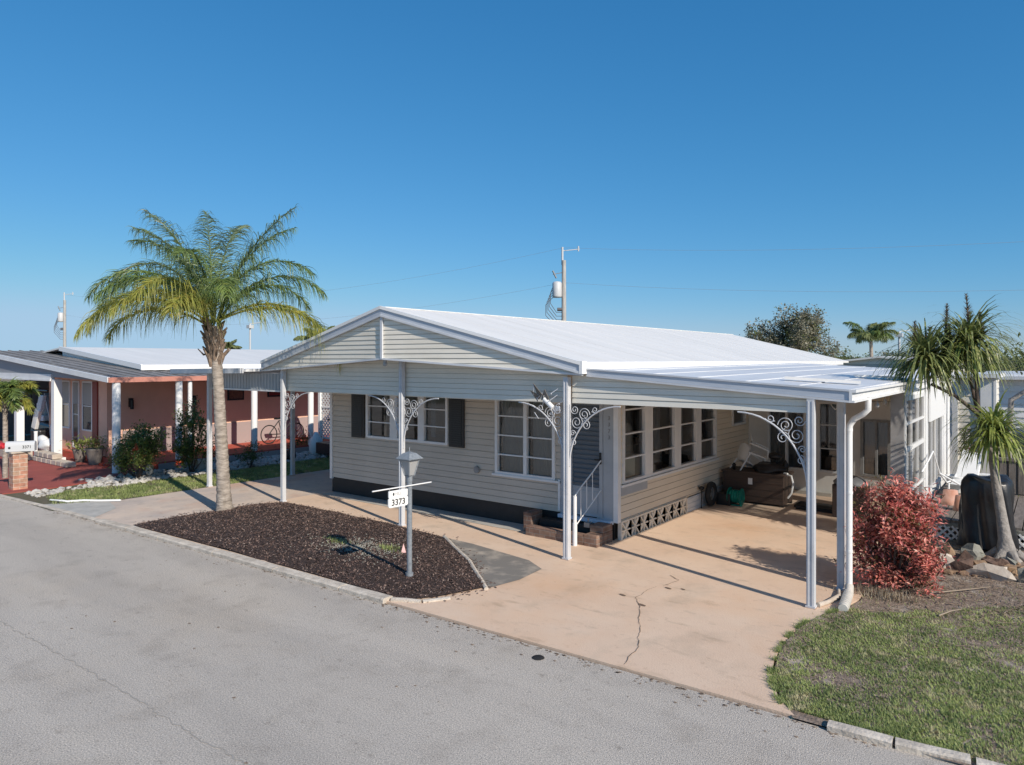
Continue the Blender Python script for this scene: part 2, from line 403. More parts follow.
# main peach driveway with curved right edge; lies 2 cm above the road
drive = [(-12.2, 5.47), (-6.1, 5.64), (-1.62, 5.76), (-1.82, 6.0), (-2.0, 6.4), (-2.08, 6.76), (-2.13, 7.3), (-2.12, 7.73), (-2.04, 8.15), (-1.9, 8.5), (-1.82, 9), (-1.8, 15.6), (-12.2, 15.6)]
slab(drive, -.04, .02, 'driveway', 'driveway')
slab([(-14.78, 5.38), (-12.2, 5.46), (-12.2, 15.6), (-14.7, 15.6), (-14.7, 9.5), (-14.75, 7)], -.04, .017, 'side_driveway', 'driveway_old')
sheet([(-15.5, 5.36), (-13.4, 5.42), (-14.0, 6.1), (-14.95, 6.35)], .0215, 'driveway_apron', 'concrete_light')
sheet([(-12.1, 9.30), (-6.88, 9.22), (-6.88, 9.66), (-12.1, 9.66)], .0245, 'path', 'concrete_light')
sheet([(-7.54, 8.2), (-5.48, 6.72), (-5.38, 7.2), (-5.42, 7.75), (-5.8, 7.98), (-6.4, 8.08), (-7.0, 8.18)], .0242, 'concrete_patch', 'concrete_dark')
# joints and crack in the driveway (open dark lines)
def ribbon(mb, pts, w, z, jit=.0):
    pts = [Vector((p[0], p[1], z)) for p in pts]
    fine = []
    for a, b in zip(pts, pts[1:]):
        n = max(1, int((b-a).length/.05))
        for i in range(n):
            p = a.lerp(b, i/n); fine.append(p+Vector((random.uniform(-jit, jit), random.uniform(-jit, jit), 0)))
    fine.append(pts[-1])
    for i in range(len(fine)-1):
        a, b = fine[i], fine[i+1]; d = (b-a)
        if d.length < 1e-6: continue
        d.normalize(); n = Vector((-d.y, d.x, 0))
        wa = w*(.5+.8*random.random())*.5
        mb.quad(a+n*wa, a-n*wa, b-n*wa, b+n*wa)
m = MB()
crack = [(-3.12, 5.78), (-3.16, 5.94), (-3.18, 6.15), (-3.31, 6.42), (-3.41, 6.67), (-3.54, 6.86), (-3.69, 7.2), (-3.89, 7.46), (-3.9, 7.82), (-3.88, 8.0)]
ribbon(m, crack, .0065, .0262, .012); ribbon(m, [(-3.82, 8.07), (-3.77, 8.41), (-3.95, 8.53)], .008, .0262, .01)
for p, a in (((-4.06, 7.47), .05), ((-3.72, 7.3), .055), ((-3.74, 8.03), .05), ((-3.58, 8.1), .035)):
    a *= .7; m.add([(p[0]+a*1.5*math.cos(t)*.9+a*.4*math.sin(t), p[1]+a*.45*math.sin(t)-a*.5*math.cos(t), .0268) for t in [k*pi/5 for k in range(10)]], [tuple(range(10))])
struct(m, 'driveway_crack', mat('crack', (.19, .13, .09), .95))
m = MB()
ribbon(m, [(-8.96, 2.72), (-7.51, 2.76), (-6.27, 2.78), (-5.29, 2.77), (-4.56, 2.79), (-2, 2.8)], .009, .004, .02)
ribbon(m, [(-20, 2.5), (-8.96, 2.72)], .009, .004, .012)
struct(m, 'road_crack', mat('crack_road', (.36, .34, .31), .95))
m = MB()
for i in range(700):
    x = random.uniform(-15, -1); y = float(np.interp(x, [e[0] for e in edge], [e[1] for e in edge]))-.01-abs(random.gauss(0, .05 if random.random() < .75 else .25)); r = random.uniform(.005, .02)
    a = random.random()*pi
    m.add([(x+r*math.cos(a+t)*random.uniform(.7, 1.6), y+r*math.sin(a+t)*.7, .005) for t in (0, 1.5, 3, 4.6)], [(0, 1, 2, 3)])
for i in range(40):
    x = random.uniform(-14, -3); y = random.uniform(2.5, 5.2); r = random.uniform(.005, .018)
    m.add([(x+r*math.cos(t)*random.uniform(.6, 1.5), y+r*math.sin(t)*.8, .005) for t in (0, 1, 2, 3, 4, 5)], [(0, 1, 2, 3, 4, 5)])
setp(m.build('leaf_litter', 'litter'), kind='stuff', label='scattered leaf litter and specks along the road edge')
m = MB(); m.lathe((-3.86, 5.46, .004), [(.0, .006), (.052, .006), (.06, .0)], 20); solo(m, 'utility_cover', 'rubber', 'small round dark cover in the asphalt at the driveway edge', 'utility cover')

# planter bed (mulch), gently mounded
bed = [(-12.3, 5.62), (-9.5, 5.72), (-6.3, 5.78), (-6.0, 5.74), (-5.75, 6.1), (-5.52, 6.68), (-6.3, 7.4), (-7.6, 8.2), (-9.0, 8.30), (-10.4, 8.36), (-12.0, 8.36), (-12.28, 7.6), (-12.36, 6.6)]
def inside(p, poly):
    x, y = p; c = False; n = len(poly); j = n-1
    for i in range(n):
        xi, yi = poly[i]; xj, yj = poly[j]
        if (yi > y) != (yj > y) and x < (xj-xi)*(y-yi)/(yj-yi)+xi: c = not c
        j = i
    return c
def edist(p, poly):
    d = 9
    for i in range(len(poly)):
        a = Vector(poly[i]); b = Vector(poly[(i+1) % len(poly)]); q = Vector(p)
        t = max(0, min(1, (q-a).dot(b-a)/(b-a).length_squared)); d = min(d, (a+(b-a)*t-q).length)
    return d
def bedz(x, y):
    d = edist((x, y), bed); return .03+.07*min(1, d/.6)+.02*noise.noise(Vector((x*1.5, y*1.5, 0)))
m = MB()
c = (-9.2, 7.0); rings = 14; pts = []
outl = []
for i in range(len(bed)):
    a, b = bed[i], bed[(i+1) % len(bed)]; n = max(1, int(math.dist(a, b)/.25))
    for k in range(n): outl.append((a[0]+(b[0]-a[0])*k/n, a[1]+(b[1]-a[1])*k/n))
n = len(outl); vs = [(c[0], c[1], bedz(*c))]
for r in range(1, rings+1):
    t = r/rings
    for x, y in outl:
        px, py = c[0]+(x-c[0])*t, c[1]+(y-c[1])*t; vs.append((px, py, bedz(px, py)))
fs = [(0, 1+k, 1+(k+1) % n) for k in range(n)]
for r in range(rings-1):
    for k in range(n): a = 1+r*n+k; b = 1+r*n+(k+1) % n; fs.append((a, a+n, b+n, b))
m.add(vs, fs, True); struct(m, 'mulch_bed', 'mulch')
m = MB(); m2 = MB()
cnt = 0
while cnt < 34000:
    x = random.uniform(-12.4, -5.4); y = random.uniform(5.55, 8.45)
    if not inside((x, y), bed): continue
    cnt += 1
    z = bedz(x, y)+random.uniform(.0, .012); L = .008+.036*random.random()**2.2; W = L*random.uniform(.2, .6)
    a = random.random()*2*pi; t = random.gauss(0, .35); t2 = random.gauss(0, .3)
    ux, uy, uz = math.cos(a)*L/2, math.sin(a)*L/2, t*L/2; wx, wy, wz = -math.sin(a)*W/2, math.cos(a)*W/2, t2*W/2
    q = [(x-ux-wx, y-uy-wy, z-uz-wz), (x+ux-wx, y+uy-wy, z+uz-wz), (x+ux*.8+wx, y+uy*.8+wy, z+uz+wz), (x-ux+wx, y-uy+wy, z-uz+wz)]
    m.add(q, [(0, 1, 2, 3)])
setp(m.build('mulch_chips', 'chip'), kind='stuff', label='dark brown wood chips covering the front planter bed')
# small pale patch of gravel and weeds in the bed
m = MB()
for i in range(900):
    x = random.gauss(-8.0, .42); y = random.gauss(6.85, .22); r = random.uniform(.006, .016); z = bedz(x, y)+.006
    m.add([(x+r, y, z), (x, y+r, z), (x-r, y, z), (x, y-r, z), (x, y, z+r*.8)], [(0, 1, 4), (1, 2, 4), (2, 3, 4), (3, 0, 4)])
setp(m.build('bed_gravel', 'stone_grey'), kind='stuff', label='pale grey gravel scattered in the middle of the mulch bed')

def grass(mb, cx, cy, n, sx, sy, h, zf=lambda x, y: 0, w=.004):
    for i in range(n):
        x = random.gauss(cx, sx); y = random.gauss(cy, sy); a = random.random()*2*pi; hh = h*random.uniform(.5, 1.2); l = random.uniform(.2, .9)*hh
        z = zf(x, y); dx, dy = math.cos(a), math.sin(a)
        mb.add([(x-dy*w, y+dx*w, z), (x+dy*w, y-dx*w, z), (x+dx*l, y+dy*l, z+hh)], [(0, 1, 2)])
for nm, (cx, cy), lb in (('weed_tuft', (-8.5, 6.85), 'low green weed tuft in the mulch, farther from the lamp post'), ('weed_tuft', (-7.55, 7.0), 'low olive weed tuft in the mulch, nearer the lamp post')):
    m = MB(); grass(m, cx, cy, 170, .13, .05, .06, bedz, .005); solo(m, nm, 'grass_green', lb, 'weeds', 'weed tufts in the mulch bed')
m = MB(); m.add([(-7.33, 7.02, .1), (-7.23, 7.02, .1), (-7.28, 6.97, .1), (-7.28, 7.02, .22)], [(0, 1, 3), (1, 2, 3), (2, 0, 3), (0, 2, 1)])
solo(m, 'marker_flag', mat('flag_pink', (.75, .45, .42), .6), 'tiny pink pointed marker stuck in the mulch beside the lamp post', 'marker')

m = MB()
for k in range(500):   # chips that spilled over the bed's edge
    i = random.randrange(len(bed)); a, b = bed[i], bed[(i+1) % len(bed)]; t = random.random()
    x = a[0]+(b[0]-a[0])*t; y = a[1]+(b[1]-a[1])*t; ox, oy = x+9, y-7; q = (ox*ox+oy*oy)**.5; d_ = abs(random.gauss(0, .10)); x += ox/q*d_; y += oy/q*d_
    if y < 5.75: continue
    L = random.uniform(.01, .035); a = random.random()*6.28
    m.add([(x-math.cos(a)*L, y-math.sin(a)*L, .026), (x+math.sin(a)*L*.4, y-math.cos(a)*L*.4, .028), (x+math.cos(a)*L, y+math.sin(a)*L, .027), (x-math.sin(a)*L*.4, y+math.cos(a)*L*.4, .034)], [(0, 1, 2, 3)])
setp(m.build('spilled_chips', 'chip'), kind='stuff', label='stray wood chips on the paving round the mulch bed')
# kerb stones along the bed and at the right lawn
def kerb_run(pts, wd, h, name='kerb'):
    for (a, b) in zip(pts, pts[1:]):
        a = Vector((*a, 0)); b = Vector((*b, 0)); d = (b-a).normalized(); nn = Vector((-d.y, d.x, 0))
        a = a+d*.008; b = b-d*.008; m = MB(); k = max(2, int((b-a).length/.25)); vs = []
        for i in range(k+1):
            p = a.lerp(b, i/k); j = .012*noise.noise(p*3)
            hh = h*(1+.25*noise.noise(p*2.2))
            for o_, z_ in ((-wd/2, -.04), (-wd/2+j, hh*.8), (-wd/2+.025+j, hh), (wd/2-.02+j, hh), (wd/2, hh*.8), (wd/2, -.04)):
                vs.append(p+nn*o_+Vector((0, 0, z_)))
        fs = [(i*6+q, i*6+q+1, i*6+q+7, i*6+q+6) for i in range(k) for q in range(5)]+[(0, 1, 2, 3, 4, 5), tuple(k*6+q for q in (5, 4, 3, 2, 1, 0))]
        m.add(vs, fs); struct(m, name, 'kerb')
kerb_run([(-13.1, 5.44), (-12.1, 5.49), (-11.1, 5.52), (-9.6, 5.57), (-8.2, 5.61), (-6.9, 5.645), (-6.12, 5.66)], .16, .055)
kerb_run([(-6.1, 5.68), (-5.78, 5.86), (-5.6, 6.15)], .07, .05); kerb_run([(-5.46, 6.64), (-6.4, 7.42), (-7.62, 8.22)], .05, .05)
kerb_run([(-17.3, 5.22), (-15.6, 5.34), (-14.3, 5.41), (-13.12, 5.46)], .10, .03)
kerb_run([(-1.38, 5.76), (-.93, 5.79), (-.46, 5.86)], .11, .045); kerb_run([(-.44, 5.84), (.1, 5.9), (2, 6), (5, 6.2), (8, 6.3)], .11, .045)

# right yard: dirt sheet, patchy lawn
def yz(x, y): return .012+.02*noise.noise(Vector((x*.8, y*.8, 3)))+.02
yard = [(-1.62, 5.72), (12, 6.3), (12, 30), (-1.79, 30), (-1.79, 9), (-1.88, 8.5), (-2.02, 8.15), (-2.1, 7.73), (-2.11, 7.3), (-2.06, 6.76), (-1.98, 6.4), (-1.8, 6.0)]
m = MB(); m.add([(x, y, .018) for x, y in yard], [tuple(range(len(yard)))]); struct(m, 'yard', 'dirt')
def lawn(name, n, sampler, dens, label, h=.035, w=.0035, mt='grass_green', zf=lambda x, y: .018):
    vs = np.zeros((n*3, 3)); k = 0; tries = 0
    while k < n and tries < n*8:
        tries += 1
        x, y = sampler()
        if random.random() > dens(x, y): continue
        a = random.random()*2*pi; hh = h*random.uniform(.4, 1.3); l = random.uniform(.3, 1.4)*hh; z = zf(x, y)
        dx, dy = math.cos(a), math.sin(a); ww = w*random.uniform(.7, 1.6)
        vs[k*3] = (x-dy*ww, y+dx*ww, z); vs[k*3+1] = (x+dy*ww, y-dx*ww, z); vs[k*3+2] = (x+dx*l, y+dy*l, z+hh); k += 1
    me = bpy.data.meshes.new(name); me.from_pydata(vs[:k*3].tolist(), [], [(i*3, i*3+1, i*3+2) for i in range(k)])
    me.materials.append(MATS[mt]); o = bpy.data.objects.new(name, me); COL.objects.link(o)
    return setp(o, label, kind='stuff')
def rdens(x, y):
    f = .56+1.1*noise.noise(Vector((x*1.1, y*1.1, 0)))+.7*noise.noise(Vector((x*4, y*4, 5)))
    top = 9.95-1.35*max(0, min(1, (-x-.2)/1.4))+.2*noise.noise(Vector((x*3, y*3, 9)))
    f += .35 if x < -1.1 and y > 6.8 else 0
    f *= .45+1.3*max(0, noise.noise(Vector((x*11, y*11, 4)))+.25)
    if y > top: f = -.3 if y < 13 else .2
    return max(.03 if y < top+1 else 0, min(1, f+.16))
def rs():
    y = 5.85+(random.random()**1.3)*5.6; x = random.uniform(-2.1, 1.6+(y-6)*.6)
    return x, y
insd = lambda p: inside(p, yard)
lawn('lawn', 90000, rs, lambda x, y: rdens(x, y) if insd((x, y)) else 0, 'patchy green front lawn at the right corner', .026, .0046)
def edgepts():
    i = random.choice([4, 5, 6, 7, 8, 9, 10, 11])
    a, b = yard[i+0], yard[(i+1) % len(yard)]; t = random.random()
    return a[0]+(b[0]-a[0])*t-abs(random.gauss(0, .028)), a[1]+(b[1]-a[1])*t+random.gauss(0, .03)
lawn('lawn_edge', 1800, edgepts, lambda x, y: .9 if y < 8.5 and noise.noise(Vector((x*6, y*6, 2))) > -.05 else 0, 'ragged grass creeping over the driveway edge', .035, .0035)
lawn('dry_grass', 30000, rs, lambda x, y: .8 if insd((x, y)) else 0, 'dry straw-coloured thatch and litter in the right yard', .014, .004, 'grass_dry')
lawn('far_lawn', 9000, lambda: (random.uniform(-1.2, 6), random.uniform(14, 26)), lambda x, y: .9, 'green grass behind the wooden deck', .06, .012)
m = MB()
for i in range(1500):
    x = random.uniform(-2.05, 1.6); y = random.gauss(9.9, .75)
    if not insd((x, y)): continue
    a = random.random()*pi; L = random.uniform(.02, .14); z = .022+random.random()*.02
    m.bar((x, y, z), (x+math.cos(a)*L, y+math.sin(a)*L, z+random.uniform(-.01, .02)), .003+.01*(random.random()**3), .003)
setp(m.build('mulch_litter', 'litter'), kind='stuff', label='brown twigs and bark litter in front of the rocks')
for (a, b) in (((-1.1, 9.75, .05), (-.62, 10.3, .07)), ((-1.0, 8.9, .04), (-.82, 9.25, .05))):
    m = MB(); m.tube([a, ((a[0]+b[0])/2, (a[1]+b[1])/2+.03, .05), b], [.010, .008, .004], 6)
    solo(m, 'stick', 'twig', 'pale fallen stick lying in front of the rocks' if a[1] > 9.5 else 'short pale fallen stick lying at the top of the lawn', 'stick')

# left lawn with white rock border
lawnL = [(-14.85, 6.35), (-14.72, 9.5), (-14.7, 15), (-16.6, 15), (-16.4, 10), (-16.5, 7.2), (-16.7, 6.3), (-16.3, 5.75), (-15.3, 5.5)]
struct(MB().add([(x, y, .008) for x, y in [(-14.75, 5.3), (-14.7, 25), (-30, 25), (-30, 5)]], [(0, 1, 2, 3)]), 'side_yard', 'soil_grass')
lawn('side_lawn', 38000, lambda: (random.uniform(-16.9, -14.7), random.uniform(5.45, 15)), lambda x, y: (.55+.6*noise.noise(Vector((x*2, y*2, 1)))) if inside((x, y), lawnL) else 0, 'narrow green lawn strip between the two carports', .045, .006, zf=lambda x, y: .01)
m = MB(); k = 0
while k < 1500:
    y = random.uniform(5.6, 15); x = random.uniform(-17.9, -16.35)
    w_ = -16.5+.25*noise.noise(Vector((0, y, 0)))
    if x > w_ or (y < 7 and x < -17.35+.2): continue
    k += 1; r = random.uniform(.02, .075); m.blob((x, y, .02+r*.2), r, k, .3, 1, (1, 1, .6))
setp(m.build('white_gravel', 'stone_white'), kind='stuff', label='white decorative rocks bordering the red neighbouring porch')
slab([(-30, 4.9), (-17.35, 5.3), (-17.3, 6.2), (-17.45, 7.1), (-18.1, 8.3), (-18.1, 8.75), (-30, 8.75)], -.03, .03, 'neighbour_driveway', 'red_slab')

# ------------------------------------------------------------------ THE HOUSE
H = thing('mobile_home', 'single-storey cream mobile home with white metal roof, siding gable and white-posted carport awnings', 'house', (-8.7, 9.65, 0))
YW = 9.65; XL = -12.17; XR = -5.34; YB = 24.0
front = lambda u, z, o: (u, YW-o, z)
right = lambda u, z, o: (XR+o, u, z)
left = lambda u, z, o: (XL-o, u, z)
W1 = (-11.06, -8.84, 1.24, 2.2); W2 = (-7.72, -6.48, .84, 2.17); DO = (-6.2, -5.58, .33, 2.18)
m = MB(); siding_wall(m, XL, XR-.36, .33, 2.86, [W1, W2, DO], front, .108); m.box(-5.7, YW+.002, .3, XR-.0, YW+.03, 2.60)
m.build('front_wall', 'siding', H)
WR = (9.80, 13.62, .88, 2.40); WS = (14.5, 15.3, 1.43, 2.1)
m = MB(); siding_wall(m, YW+.07, 15.5, .30, 2.70, [WR, WS], right, .108); siding_wall(m, 15.5, YB, 0, 2.70, [], right, .108)
m.build('side_wall', 'siding_tan', H)
m = MB(); siding_wall(m, YW, YB, .33, 2.70, [], left, .108); m.box(XL, YB-.05, 0, XR, YB, 2.7)
m.build('side_wall', 'siding', H)
# inner shell keeps the rooms dark
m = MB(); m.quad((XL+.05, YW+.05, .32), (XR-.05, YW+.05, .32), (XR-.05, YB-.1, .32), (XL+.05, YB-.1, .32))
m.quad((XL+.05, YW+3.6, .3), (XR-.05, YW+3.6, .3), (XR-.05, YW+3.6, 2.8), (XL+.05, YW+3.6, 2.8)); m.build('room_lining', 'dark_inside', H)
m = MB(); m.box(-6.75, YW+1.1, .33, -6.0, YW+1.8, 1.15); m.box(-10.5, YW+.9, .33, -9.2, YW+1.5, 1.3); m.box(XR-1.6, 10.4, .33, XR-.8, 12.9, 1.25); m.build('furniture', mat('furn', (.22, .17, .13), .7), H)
# black skirting + bottom trim
m = MB(); m.box(XL, YW+.012, -.02, -5.40, YW+.03, .33); m.box(XL+.012, YW+.03, -.02, XL+.03, YB, .33); m.build('skirting', 'black_skirt', H)
m = MB(); m.box(XR-.02, 12.2, .0, XR+.012, 13.15, .28)
for k in range(3): m.box(XR+.012, 12.2, .02+.09*k, XR+.022, 13.15, .08+.09*k)
m.box(XR-.02, 13.15, 0, XR+.008, 15.5, .28); m.build('skirting', 'white', H)
# breeze-block screen
m = MB(); y = 9.74; bw = .306
m.box(XR-.13, 9.7, -.02, XR-.09, 12.2, .3)
mb_b = MB()
for i in range(8):
    y0 = y+i*bw; y1 = y0+bw; zc = .15; yc = (y0+y1)/2; x = XR-.0
    for a, b in (((y0, .0), (y1, .30)), ((y1, .0), (y0, .30))): mb_b.bar((x, a[0], a[1]), (x, b[0], b[1]), .06, .026, (0, .7, .7))
    mb_b.bar((x, y0, .15), (x, y1, .15), .055, .022); mb_b.bar((x, yc, .0), (x, yc, .3), .055, .022, (0, 1, 0))
    for yy in (y0, y1): mb_b.bar((x, yy, 0), (x, yy, .30), .064, .024, (0, 1, 0))
mb_b.bar((XR, y, .01), (XR, y+8*bw, .01), .066, .026); mb_b.bar((XR, y, .295), (XR, y+8*bw, .295), .066, .026)
m.build('screen_backing', 'black', H); mb_b.build('breeze_block_screen', mat('block_cream', (.82, .77, .67), .85, col2=(.70, .64, .54), scale=9), H)
# corner trims
for nm, bx in (('corner_trim', (XL-.03, YW-.03, .3, XL+.04, YW+.03, 2.7)), ('corner_trim', (XR-.05, YW-.032, .3, XR+.032, YW+.06, 2.7)), ('corner_trim', (-6.41, YW-.03, .36, -6.37, YW-.0, .86))):
    m = MB(); m.box(*bx); m.build(nm, 'white', H)
m = MB(); m.box(-7.78, YW-.045, .80, -6.37, YW-.018, .838); m.build('sill_trim', 'white', H)
m = MB(); m.box(XR+.016, 9.72, .83, XR+.05, 13.7, .868); m.build('sill_trim', 'white', H)
m = MB(); m.box(XR+.017, 9.72, .70, XR+.035, 10.6, .828); m.build('trim_board', 'panel_bluegrey', H)

def window(parent, axis, u0, u1, z0, z1, mull, rows, name='window', fr='white', curtain=None, gl='glass', face=None, t=.05, proud=.03, mw=.05, rail=.022, pane_off=.03):
    """frame ring + mullions + rails in a wall; axis 'y' looks along -Y, 'x' along +X"""
    fn = (lambda u, z, o: (u, face-o, z)) if axis == 'y' else (lambda u, z, o: (face+o, u, z))
    def b(mb, a0, a1, c0, c1, o0, o1):
        p = fn(a0, c0, o0); q = fn(a1, c1, o1); mb.box(*p, *q)
    F = MB(); e = t
    b(F, u0-.005, u0+e, z0, z1, -.06, proud); b(F, u1-e, u1+.005, z0, z1, -.06, proud)
    b(F, u0+e, u1-e, z0-.005, z0+e*.8, -.06, proud); b(F, u0+e, u1-e, z1-e, z1+.005, -.06, proud)
    for mu, wd in mull: b(F, mu-wd/2, mu+wd/2, z0+e*.8, z1-e, -.055, proud-.004)
    fo = F.build(name, fr, parent)
    edges = [u0+e]+[x for mu, wd in mull for x in (mu-wd/2, mu+wd/2)]+[u1-e]
    Rl = MB(); P = MB()
    for i in range(0, len(edges), 2):
        a, c = edges[i], edges[i+1]
        for k in range(1, rows):
            z = z0+(z1-z0)*k/rows; b(Rl, a, c, z-rail/2, z+rail/2, -.035, proud-.012)
        q = [fn(a, z0+e*.5, -pane_off), fn(c, z0+e*.5, -pane_off), fn(c, z1-e*.5, -pane_off), fn(a, z1-e*.5, -pane_off)]
        P.quad(*q)
    if rows > 1: Rl.build('glazing_bar', fr, fo)
    P.build('pane', gl, fo)
    if curtain:
        Cm = MB()
        for a, c in curtain[1]:
            n = max(6, int(abs(c-a)/.03)); top = z1-.02; bot = z0+curtain[2]
            vs = []
            for i in range(n+1):
                u = a+(c-a)*i/n; o = -.13-.022*math.sin(i*1.9)-.012*math.sin(i*.7+a*9)
                vs += [fn(u, top, o), fn(u, bot, o*1.05)]
            Cm.add(vs, [(2*i, 2*i+2, 2*i+3, 2*i+1) for i in range(n)], True)
        Cm.build('curtain', curtain[0], fo)
    return fo
window(H, 'y', *W1, [(-10.27, .20), (-9.52, .16)], 3, face=YW, curtain=('curtain_grey', [(-9.75, -9.62), (-9.4, -9.28)], .1))
window(H, 'y', *W2, [(-7.08, .07)], 4, face=YW, curtain=('curtain', [(-7.68, -7.14), (-7.02, -6.52)], .02))
m_ = [((10.52+10.84)/2, .28), ((11.66+11.96)/2, .26), ((12.62+12.86)/2, .24)]
window(H, 'x', *WR, m_, 4, face=XR, curtain=('curtain_grey', [(9.95, 10.2), (11.2, 11.35), (12.1, 12.3)], .3))
window(H, 'x', *WS, [], 2, face=XR)
# leaning pale board just inside the first pane of the big window
m = MB(); m.box(XR-.12, 9.87, .93, XR-.10, 10.42, 1.26); m.build('window_board', mat('pale_card', (.62, .54, .42), .8), H)
for a, c in ((-11.49, -11.11), (-8.79, -8.43)):
    m = MB(); m.box(a, YW-.045, 1.22, c, YW-.012, 2.3)
    for k in range(26): m.bar((a+.05, YW-.05, 1.27+.04*k), (c-.05, YW-.05, 1.27+.04*k), .012, .022)
    m.build('shutter', 'shutter', H)
# storm door
d = MB(); d.box(-6.2, YW-.03, .33, -6.14, YW+.02, 2.18); d.box(-5.64, YW-.03, .33, -5.58, YW+.02, 2.18); d.box(-6.14, YW-.03, 2.1, -5.64, YW+.02, 2.18)
D = d.build('door', 'panel_bluegrey', H)
m = MB(); m.box(-6.14, YW-.012, .34, -5.64, YW+.02, .80); m.box(-6.10, YW-.02, .40, -5.68, YW-.012, .74); m.build('kick_panel', 'panel_bluegrey', D, bevel=.004)
m = MB(); m.box(-6.14, YW+.0, .8, -5.64, YW+.02, 2.1)
for k in range(17): m.bar((-6.13, YW-.008, .85+.075*k), (-5.65, YW-.008, .85+.075*k), .03, .012, (0, .5, 1))
m.build('louver_panel', 'door_slate', D)
m = MB(); m.box(-5.63, YW-.05, 1.18, -5.60, YW-.03, 1.36); m.bar((-5.615, YW-.07, 1.25), (-5.70, YW-.07, 1.25), .02, .02); m.bar((-5.615, YW-.04, 1.25), (-5.615, YW-.075, 1.25), .02, .02); m.build('handle', 'black', D)
m = MB(); m.box(-5.575, YW-.02, .3, -5.40, YW+.0, 2.5); m.box(-6.365, YW-.02, .3, -6.205, YW, 2.5); m.build('door_surround', 'panel_bluegrey', H)
m = MB(); m.box(-6.37, YW-.10, .27, -5.40, YW-.003, .325); m.build('threshold', mat('sill_blue', (.50, .60, .72), .5), H)
for k, ch in enumerate('3373'):
    text_obj(ch, .085, 'house_number', mat('number_dull', (.27, .27, .27), .5), H, (-5.47, YW-.024, 1.90-.10*k), (1, 0, 0), (0, 0, 1), .004)
m = MB(); m.lathe((-8.0, 0, 0), [(0, 0)], 4); m = MB()
m.tube([(-8.13, YW-.02, .86), (-8.13, YW-.05, .86)], .062, 16); m.box(-8.17, YW-.055, .82, -8.09, YW-.02, .90); m.build('dryer_vent', 'panel_grey', H)

# roofs
EA = 2.765; RZ = 3.68; RX = -8.86; EL_X = -12.66; ER_X = -5.14; Y0 = 8.33; YP = 8.07
def gable_z(x): return RZ-(RZ-EA)*abs(x-RX)/(RX-EL_X if x < RX else ER_X-RX)
def yfront(x): return Y0-(Y0-YP)*(1-abs(x-RX)/(RX-EL_X if x < RX else ER_X-RX))
TH = .05
m = MB()
for x0, x1 in ((EL_X, RX), (RX, ER_X)):
    n = 12; vs = []
    a, b = (x0, x1)
    top = [(a, yfront(a)-.02, gable_z(a)), (b, yfront(b)-.02, gable_z(b)), (b, 24.1, gable_z(b)), (a, 24.1, gable_z(a))]
    bot = [(x, y, z-TH) for x, y, z in top]; m.hexa(bot+top)
# standing ribs across the slope
rf = m.build('roof', 'roof_white', H)
m = MB(); y = 8.3
while y < 24:
    for xa in (EL_X+.03, ER_X-.03): m.bar((xa, y, gable_z(xa)+.001), (RX, y, RZ+.001), .025, .005)
    y += .82
m.build('roof_seam', 'roof_white', rf)
m = MB(); m.bar((RX, YP, RZ-.002), (RX, 24.1, RZ-.002), .10, .012); m.build('ridge_cap', 'roof_white', rf)
m = MB(); m.box(ER_X, Y0+.06, 2.66, ER_X+.02, 23.3, 2.772); m.box(EL_X-.02, Y0+.05, 2.62, EL_X, 23.3, 2.772); m.build('eave_flashing', 'white_clean', rf)
# rake fascia: thin white strip, blue-grey band, pale lower strip
def rake(mb, off0, off1, thick, yo):
    for s_ in (-1, 1):
        xe = EL_X if s_ < 0 else ER_X
        a = (xe, yfront(xe)-yo, gable_z(xe)); b = (RX, YP-yo, RZ)
        mb.hexa([(a[0], a[1]-thick, a[2]-off1), (b[0], b[1]-thick, b[2]-off1), (b[0], b[1], b[2]-off1), (a[0], a[1], a[2]-off1),
                 (a[0], a[1]-thick, a[2]-off0), (b[0], b[1]-thick, b[2]-off0), (b[0], b[1], b[2]-off0), (a[0], a[1], a[2]-off0)])
m = MB(); rake(m, -.015, .035, .05, .02); m.build('rake_trim', 'white_clean', rf)
m = MB(); rake(m, .035, .125, .03, .02); m.build('rake_fascia', 'fascia_blue', rf)
m = MB(); rake(m, .125, .16, .045, .02); m.build('rake_trim', 'fascia_pale', rf)
m = MB(); m.box(ER_X-.02, Y0-.07, 2.61, ER_X+.03, Y0+.05, 2.785); m.build('eave_return', 'white_clean', rf)
# gable face (two leaves meeting at the slightly forward centre)
CL, CR, CC = 2.585, 2.60, 2.82
for s_ in (-1, 1):
    xe, ce = (EL_X+.02, CL) if s_ < 0 else (ER_X-.02, CR)
    fn = lambda u, z, o: (u, yfront(u)-o, z)
    poly = [(xe, ce), (RX, CC), (RX, RZ-.14), (xe, max(ce+.01, gable_z(xe)-.13))]
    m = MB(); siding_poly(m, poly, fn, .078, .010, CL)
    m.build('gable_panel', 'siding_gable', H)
m = MB()
for s_ in (-1, 1):
    xe, ce = (EL_X, CL) if s_ < 0 else (ER_X, CR)
    m.bar((xe, yfront(xe)-.01, ce), (RX, YP-.01, CC), .05, .03)
m.bar((RX, YP-.025, CC), (RX, YP-.025, RZ-.16), .05, .03, (0, 1, 0)); m.build('gable_trim', 'fascia_pale', H)
m = MB()   # soffit following the lower chord
for s_ in (-1, 1):
    xe, ce = (EL_X, CL) if s_ < 0 else (ER_X, CR)
    m.hexa([(xe, Y0, ce+.01), (RX, YP, CC+.01), (RX, YW-.02, CC+.01), (xe, YW-.02, ce+.01), (xe, Y0, ce+.025), (RX, YP, CC+.025), (RX, YW-.02, CC+.025), (xe, YW-.02, ce+.025)])
m.build('soffit', 'soffit', H)
